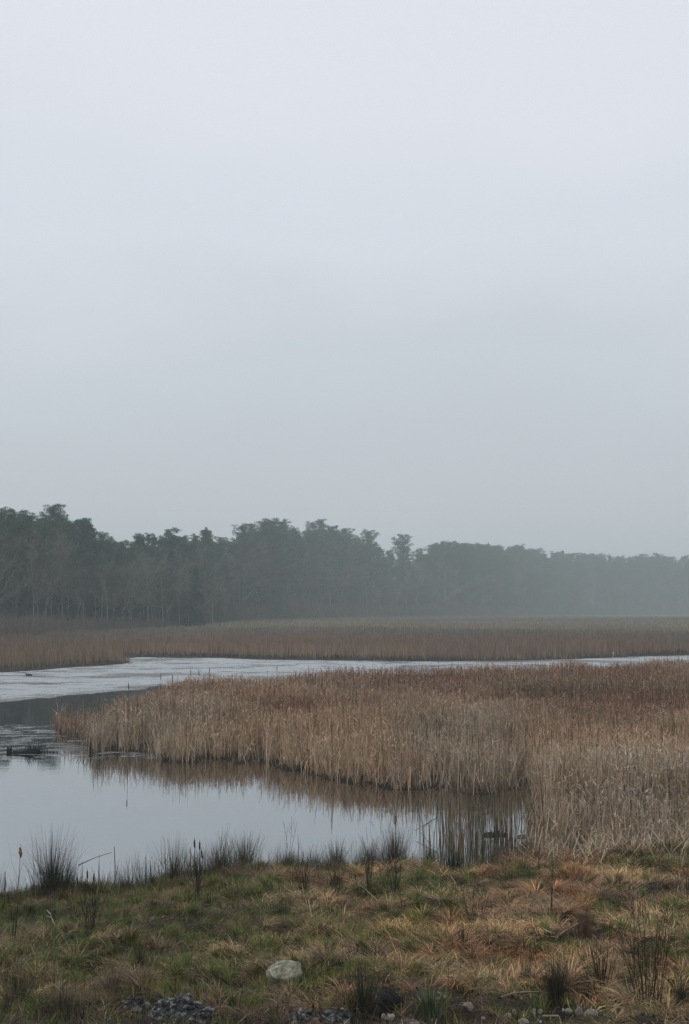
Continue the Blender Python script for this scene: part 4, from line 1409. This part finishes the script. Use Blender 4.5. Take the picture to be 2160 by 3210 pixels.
def flaky(u, v, wpx, label, seed, n):
    """weathered outcrop: a low mound broken into many tilted flakes"""
    r = np.random.default_rng(seed)
    x, y, z = hit(u, v)
    w = wpx / F * y
    ph = r.uniform(0, 6.28, n); rr = np.sqrt(r.random(n)) * w * .5
    cx, cy = np.cos(ph) * rr, np.sin(ph) * rr * .8
    cz = ground_z(x + cx, y + cy) - z + .24 * (1 - (rr / (w * .5)) ** 2) * (w / .75) * r.uniform(.6, 1.1, n)
    Vs, Ts, k = [], [], 0
    box = np.array([(-1, -1, -1), (1, -1, -1), (1, 1, -1), (-1, 1, -1), (-1, -1, 1), (1, -1, 1), (1, 1, 1), (-1, 1, 1)], float)
    fq = np.array([(0, 3, 2, 1), (4, 5, 6, 7), (0, 1, 5, 4), (1, 2, 6, 5), (2, 3, 7, 6), (3, 0, 4, 7)])
    for i in range(n):
        sc = r.uniform(.3, 1.0) ** 1.5 * np.array([r.uniform(.03, .085), r.uniform(.03, .08), r.uniform(.012, .03)])
        B = (box + r.normal(0, .22, box.shape)) * sc
        a, b, c = r.uniform(0, 6.28), r.normal(.0, .35), r.normal(-.25, .35)
        ca, sa, cb, sb, cc, s2 = math.cos(a), math.sin(a), math.cos(b), math.sin(b), math.cos(c), math.sin(c)
        Rm = np.array([[1, 0, 0], [0, cc, -s2], [0, s2, cc]]) @ np.array([[cb, 0, sb], [0, 1, 0], [-sb, 0, cb]]) @ np.array([[ca, -sa, 0], [sa, ca, 0], [0, 0, 1]])
        Vs.append(B @ Rm.T + [cx[i], cy[i], cz[i]])
        Ts.append(fq + k); k += 8
    # core mound under the flakes
    m = 24
    gx, gy = np.meshgrid(np.linspace(-.55, .55, m) * w, np.linspace(-.45, .45, m) * w)
    q = 1 - (gx / (w * .55)) ** 2 - (gy / (w * .45)) ** 2
    gz = ground_z((x + gx).ravel(), (y + gy).ravel()).reshape(m, m) - z - .03 + .25 * (w / .75) * np.clip(q, -.3, 1) + (fbm(gx, gy, seed, 14, 3) - .5) * .05
    Vs.append(np.stack([gx.ravel(), gy.ravel(), gz.ravel()], 1))
    i = np.arange(m - 1)[:, None] * m + np.arange(m - 1)[None, :] + k
    Ts.append(np.stack([i, i + 1, i + 1 + m, i + m], -1).reshape(-1, 4))
    tag(link('dark_rock', mesh_np('dark_rock', np.concatenate(Vs), np.concatenate(Ts)), M['char'], None, (x, y, z)), label, 'rock')


G = 'small stones scattered at the foot of the bank'
rock(583, 3112, 32, 20, 'stone', 'stone', 'pale pointed stone on top of the dark flaky rock', seed=4, group=G)
rock(833, 3166, 34, 24, 'stone_pink', 'stone', 'pinkish angular stone below and left of the boulder', seed=5, group=G)
rock(1205, 3196, 20, 18, 'stone', 'stone', 'small upright pale stone left one of the touching pair', seed=6, group=G)
rock(1226, 3200, 26, 18, 'stone', 'stone', 'pale round stone right one of the touching pair', seed=7, group=G)
rock(1468, 3168, 34, 26, 'stone', 'stone', 'pale stone half hidden in grass right of the pale green tuft', seed=8, group=G)
rock(1613, 3182, 14, 18, 'stone_pink', 'stone', 'narrow upright stone under the fallen branch', seed=9, group=G)
rock(1693, 3178, 18, 14, 'stone', 'stone', 'small round stone left of the green brown rush', seed=10, group=G)
rock(1766, 3170, 9, 7, 'stone_white', 'stone', 'tiny light pebble first of the stone row on the right', seed=11, group=G)
rock(1783, 3178, 26, 16, 'stone', 'stone', 'greyish stone second in the stone row on the right', seed=12, group=G)
rock(1815, 3182, 26, 26, 'stone', 'stone', 'squarish pale stone in the middle of the stone row', seed=13, group=G)
rock(1850, 3192, 48, 26, 'stone', 'stone', 'longest pale blocky stone at the right end of the stone row', seed=14, group=G)
rock(1640, 3210, 36, 16, 'stone', 'stone', 'pale stone cut by the bottom edge of the photo', seed=15, group=G)
rock(1930, 3172, 16, 12, 'stone', 'stone', 'small dull stone right of the stone row', seed=16, group=G)
rock(2144, 3186, 14, 11, 'stone_white', 'stone', 'bright white stone near the bottom right corner', seed=17, group=G)
rock(624, 3164, 14, 9, 'stone', 'stone', 'small pale chip on the dark flaky rock', seed=18, group=G)
rock(410, 3186, 14, 8, 'stone', 'stone', 'small pale chip left of the dark flaky rock', seed=19, group=G)
rock(1695, 3208, 9, 7, 'stone_white', 'stone', 'tiny white pebble beside the pale stick at the bottom edge', seed=20, group=G)
rock(820, 3122, 12, 9, 'stone_pink', 'stone', 'small tan pebble above the pinkish angular stone', seed=23, group=G)
flaky(572, 3196, 205, 'dark grey flaky rock outcrop at the bottom left of the centre', 21, 150)
flaky(415, 3165, 80, 'small dark flaky rock left of the big outcrop', 24, 40)
flaky(1060, 3206, 110, 'low dark rock at the bottom left of the loose olive rush', 25, 60)
flaky(955, 3212, 110, 'low dark rock near the bottom edge under the boulder', 26, 60)
rock(1285, 3214, 60, 16, 'char', 'dark_rock', 'flat grey rock left of the pale green tuft at the bottom edge', 'rock', 27, .6, .2, cuts=6, sub=5)
rock(1212, 3180, 110, 72, 'soil', 'soil_mound', 'black crumbling soil mound above the touching pair of stones', 'soil mound', 22, .7, .25, cuts=3, sub=6)


def rubble():
    r = np.random.default_rng(77)
    n = 900
    x = r.uniform(-5.2, 5.2, n); y = 10.8 + 3.6 * r.random(n) ** .8
    k = fbm(x, y, 91, 1.1, 3) > .40
    x, y = x[k], y[k]; n = len(x)
    box = np.array([(-1, -1, -1), (1, -1, -1), (1, 1, -1), (-1, 1, -1), (-.7, -.7, 1), (.7, -.7, 1), (.7, .7, 1), (-.7, .7, 1)], float)
    fq = np.array([(0, 3, 2, 1), (4, 5, 6, 7), (0, 1, 5, 4), (1, 2, 6, 5), (2, 3, 7, 6), (3, 0, 4, 7)])
    z = ground_z(x, y)
    V = (box[None] + r.normal(0, .3, (n, 8, 3))) * (r.uniform(.006, .03, n)[:, None, None] * r.uniform(.5, 1, (n, 1, 3)))
    V = V + np.stack([x, y, z + .01], 1)[:, None, :]
    Q = fq[None] + (np.arange(n) * 8)[:, None, None]
    c = np.where((r.random(n) < .3)[:, None], np.array([.3, .27, .22]), np.array([.04, .038, .034])) * r.uniform(.5, 1.3, n)[:, None]
    tag(link('rubble', mesh_np('rubble', V.reshape(-1, 3), Q.reshape(-1, 4), col=np.repeat(c, 8, axis=0)), M['bark']),
        'loose crumbs of dark and pale stone in the bare soil at the bottom', 'rubble', kind='stuff')


rubble()


# ------------------------------------------------------------------ things in the water
def floating_tussock():
    x, y = pix(88, 2362)
    e = empty('sunken_tussock', (x, y, 0))
    tag(e, 'low black tuft of drowned sedge with stubs in the water on the left', 'sedge clump')
    s = y / F
    m = Acc()
    V, Q, C = tube([(-50 * s, 0, .0), (-30 * s, 0, .03), (0, 0, .05), (25 * s, 0, .06), (42 * s, 0, 0)], [.03, .09, .1, .13, .03], 10, (.012, .011, .009))
    V = V + rng.normal(0, .02, V.shape)
    link('mud_clump', mesh_np('mud_clump', V, Q, col=C), M['grass'], e)
    n = 260
    bx = rng.normal(16, 17, n) * s
    th = np.abs(rng.normal(.2, .5, n))
    c = np.array([.018, .017, .014]) * rng.uniform(.5, 1.6, n)[:, None]
    link('sedge_leaves', mesh_np('sedge_leaves', *(lambda b: (b[0], b[1]))(q := blades(bx, rng.normal(0, .06, n), np.zeros(n), rng.uniform(.12, .62, n) , .014, th, th + .5,
         np.where(rng.random(n) < .6, rng.normal(0, .6, n), rng.uniform(0, 6.28, n)), c, segs=3)), col=q[2]), M['grass'], e)
    for u, h, w in ((-63, .24, .045), (-57, .20, .05), (-53, .24, .04), (-44, .10, .06), (-36, .12, .06), (52, .12, .02), (60, .15, .02), (68, .1, .02), (78, .08, .03), (90, .07, .03)):
        V, Q, C = tube([(u * s, 0, -.05), (u * s + .01, 0, h * .6), (u * s, 0, h)], [w, w, w * .6], 6, (.012, .011, .01), cap=True)
        link('stub', mesh_np('stub', V, Q, col=C), M['grass'], e)


floating_tussock()


def floating_log():
    x, y = pix(1556, 2618)
    s = y / F
    e = empty('floating_log', (x, y, 0))
    tag(e, 'dark waterlogged log with an upright stub floating among the reed stems', 'log')
    V, Q, C = tube([(-42 * s, 0, .03), (-30 * s, .02, .035), (0, 0, .02), (30 * s, 0, .02), (36 * s, 0, .01)], [.015, .045, .05, .04, .015], 9, (.01,) * 3)
    V = V + rng.normal(0, .005, V.shape)
    link('log_body', mesh_np('log_body', V, Q), M['wetwood'], e)
    V, Q, C = tube([(0, 0, .0), (.01, 0, .1), (-.03, 0, .2)], [.07, .05, .015], 8, (.01,) * 3)
    link('stub', mesh_np('log_stub', V, Q), M['wetwood'], e)
    x, y = pix(1637, 2624)
    V, Q, C = tube([(-16 * s, 0, .02), (0, 0, .03), (12 * s, 0, .015)], [.012, .028, .01], 8, (.01,) * 3)
    tag(link('driftwood', mesh_np('driftwood', V, Q), M['wetwood'], None, (x, y, 0)), 'small dark piece of driftwood right of the floating log', 'driftwood')
    x, y = pix(1650, 2636)
    V, Q, C = tube([(-14 * s, 0, .012), (6 * s, 0, .012), (10 * s, 0, .02), (14 * s, 0, .012)], [.005, .006, .018, .008], 8, (.01,) * 3)
    tag(link('driftwood', mesh_np('driftwood', V, Q), M['wetwood'], None, (x, y, 0)), 'thin dark twig floating below the small driftwood', 'driftwood')


floating_log()

# dark stalks in the water in front of the island's left end
for i, (u, v, h, lab) in enumerate([(283, 2352, 44, 'dark drowned stalk leftmost in front of the reed bed'), (300, 2352, 38, 'dark drowned stalk in the middle in front of the reed bed'),
                                    (312, 2355, 46, 'dark drowned stalk rightmost beside the first reed clump')]):
    x, y = pix(u, v)
    hh = h / F * y
    V, Q, C = tube([(0, 0, -.05), (.0, 0, hh * .4), (.02, 0, hh * .55), (0, 0, hh)], [.012, .05, .03, .008], 6, (.016, .015, .012))
    tag(link('drowned_stalk', mesh_np('drowned_stalk', V, Q, col=C), M['grass'], None, (x, y, 0)), lab, 'dead stalk')


# ------------------------------------------------------------------ birds
def duck(u, v, length, facing, cols, label, head_up=1.0):
    """swimming duck: one continuous lofted body, bill as a part; faces +x or -x"""
    x, y = pix(u, v)
    body, headc, white = cols
    e = empty('duck', (x, y, 0), 0 if facing > 0 else math.pi)
    tag(e, label, 'duck')
    L = length
    pts = np.array([(-.50, .10), (-.40, .085), (-.25, .06), (-.05, .05), (.15, .06), (.27, .10), (.31, .17), (.33, .24), (.36, .29), (.40, .305), (.45, .29)])
    rz = 1.5 * np.array([.015, .04, .085, .11, .10, .07, .045, .042, .055, .05, .02])
    ry = np.array([.03, .07, .13, .16, .14, .09, .05, .045, .055, .045, .015])
    n, sd_ = len(pts), 14
    V, C = [], []
    for i in range(n):
        d = pts[min(i + 1, n - 1)] - pts[max(i - 1, 0)]
        d = d / np.linalg.norm(d)
        nx, nz = -d[1], d[0]
        for k in range(sd_):
            a = k / sd_ * 2 * math.pi
            V.append(((pts[i][0] + nx * rz[i] * math.sin(a)) * L * 1.1, ry[i] * math.cos(a) * L * 1.1, (pts[i][1] + nz * rz[i] * math.sin(a)) * L * 1.1 * head_up))
            c = headc if i >= 7 else (white if (2 <= i <= 4 and math.sin(a) < .3) else body)
            C.append(c)
    Q = []
    for i in range(n - 1):
        for k in range(sd_):
            Q.append((i * sd_ + k, i * sd_ + (k + 1) % sd_, (i + 1) * sd_ + (k + 1) % sd_, (i + 1) * sd_ + k))
    link('body', mesh_np('duck_body', V, Q, col=np.array(C), smooth=True), M['feather'], e)
    q = L * 1.1
    V, Q, C2 = tube([(.44 * q, 0, .285 * q * head_up), (.50 * q, 0, .27 * q * head_up), (.54 * q, 0, .265 * q * head_up)], [.022 * q, .018 * q, .012 * q], 8, (.05, .045, .03), squash=.6, cap=True)
    link('bill', mesh_np('duck_bill', V, Q, col=C2, smooth=True), M['feather'], e)


duck(90, 2118, .56, -1, ((.012, .012, .011), (.010, .012, .010), (.02, .019, .017)), 'dark duck swimming near the far bank at the left')
duck(933, 2082, .42, 1, ((.45, .45, .43), (.5, .5, .48), (.10, .10, .10)), 'white duck swimming in the middle of the far channel')
duck(408, 2081, .46, 1, ((.25, .25, .25), (.015, .015, .015), (.4, .4, .4)), 'pale backed duck with black head at the tip of the left spit')
x, y = pix(1922, 2063)
V, Q, C = tube([(0, 0, -.1), (0, 0, .35), (0, 0, .42), (0, 0, .55), (.02, 0, .62)], [.035, .03, .06, .06, .02], 8, (.5, .5, .47), cap=True)
tag(link('pale_stake', mesh_np('pale_stake', V, Q, col=C), M['bark'], None, (x, y, 0)), 'short whitish stake at the far bank on the right', 'stake')


# ------------------------------------------------------------------ haze
def build_haze():
    import bmesh
    bm = bmesh.new()
    bmesh.ops.create_cube(bm, size=1)
    me = bpy.data.meshes.new('haze')
    bm.to_mesh(me); bm.free()
    zt, zb = 64.0, -5.6
    for v_ in me.vertices:
        v_.co = (v_.co.x * 4700, v_.co.y * 1700 + 750, zb if v_.co.z < 0 else zt)
    m = bpy.data.materials.new('haze')
    m.use_nodes = True
    nt = m.node_tree
    nt.nodes.remove(nt.nodes['Principled BSDF'])
    pv = nt.nodes.new('ShaderNodeVolumePrincipled')
    pv.inputs['Color'].default_value = (.90, 1.0, .985, 1)
    pv.inputs['Density'].default_value = HAZE
    nt.links.new(pv.outputs[0], nt.nodes['Material Output'].inputs['Volume'])
    me.materials.append(m)
    o = bpy.data.objects.new('haze', me)
    COL.objects.link(o)
    tag(o, 'thin even mist lying over the marsh', 'mist', kind='stuff')


HAZE = .00084
build_haze()

# ------------------------------------------------------------------ sky and sun
SUN_EL, SUN_AZ = math.radians(48), math.radians(-60)
world = bpy.data.worlds.new('World')
scene.world = world
world.use_nodes = True
nt = world.node_tree
N, Lk = nt.nodes, nt.links
bg = N['Background']
sky = N.new('ShaderNodeTexSky'); sky.sky_type = 'NISHITA'; sky.sun_disc = False
sky.sun_elevation = SUN_EL; sky.sun_rotation = SUN_AZ; sky.dust_density = 5
tc = N.new('ShaderNodeTexCoord')
sep = N.new('ShaderNodeSeparateXYZ'); Lk.new(tc.outputs['Generated'], sep.inputs[0])
# overcast deck: luminance by height, with very soft cloud structure
no = N.new('ShaderNodeTexNoise'); no.inputs['Scale'].default_value = 2.6; no.inputs['Detail'].default_value = 6; no.inputs['Roughness'].default_value = .42
mp = N.new('ShaderNodeMapping'); mp.inputs['Scale'].default_value = (1, 1, 2.2); mp.inputs['Location'].default_value = (.35, 0, .2)
Lk.new(tc.outputs['Generated'], mp.inputs[0]); Lk.new(mp.outputs[0], no.inputs['Vector'])
ma = N.new('ShaderNodeMath'); ma.operation = 'MULTIPLY_ADD'
Lk.new(no.outputs['Fac'], ma.inputs[0]); ma.inputs[1].default_value = .30; ma.inputs[2].default_value = -.15
ad = N.new('ShaderNodeMath'); ad.operation = 'ADD'
Lk.new(sep.outputs[2], ad.inputs[0]); Lk.new(ma.outputs[0], ad.inputs[1])
cr = N.new('ShaderNodeValToRGB'); cr.color_ramp.interpolation = 'EASE'
stops = [(0.0, (.57, .61, .66)), (.10, (.59, .63, .685)), (.20, (.625, .67, .73)), (.32, (.72, .76, .83)), (.46, (.78, .81, .88)), (1.0, (.84, .86, .92))]
for i, (ps, c) in enumerate(stops):
    e = cr.color_ramp.elements[i] if i < 2 else cr.color_ramp.elements.new(ps)
    e.position = ps; e.color = (*c, 1)
Lk.new(ad.outputs[0], cr.inputs['Fac'])
sc_ = N.new('ShaderNodeVectorMath'); sc_.operation = 'SCALE'; sc_.inputs['Scale'].default_value = 10.0
Lk.new(cr.outputs[0], sc_.inputs[0])
mx = N.new('ShaderNodeMix'); mx.data_type = 'RGBA'; mx.inputs[0].default_value = .97
Lk.new(sky.outputs[0], mx.inputs[6]); Lk.new(sc_.outputs[0], mx.inputs[7])
Lk.new(mx.outputs[2], bg.inputs['Color'])
bg.inputs['Strength'].default_value = .1
sun_d = bpy.data.lights.new('sun', 'SUN'); sun_d.energy = .5; sun_d.angle = math.radians(25); sun_d.color = (1, .98, .95)
sun = bpy.data.objects.new('sun', sun_d); COL.objects.link(sun)
# Nishita: rotation 0 = +Y, clockwise seen from above
sun.rotation_euler = Vector((math.sin(SUN_AZ) * math.cos(SUN_EL), math.cos(SUN_AZ) * math.cos(SUN_EL), math.sin(SUN_EL))).to_track_quat('Z', 'Y').to_euler()

scene.view_settings.view_transform = 'Standard'
scene.view_settings.look = 'None'
scene.view_settings.gamma = 1
scene.view_settings.exposure = 0
scene.cycles.use_denoising = True
scene.cycles.denoiser = 'OPENIMAGEDENOISE'
scene.cycles.denoising_prefilter = 'NONE'
scene.cycles.denoising_input_passes = 'RGB_ALBEDO_NORMAL'
scene.cycles.volume_bounces = 1
scene.cycles.max_bounces = 6
scene.cycles.diffuse_bounces = 3
scene.cycles.glossy_bounces = 2
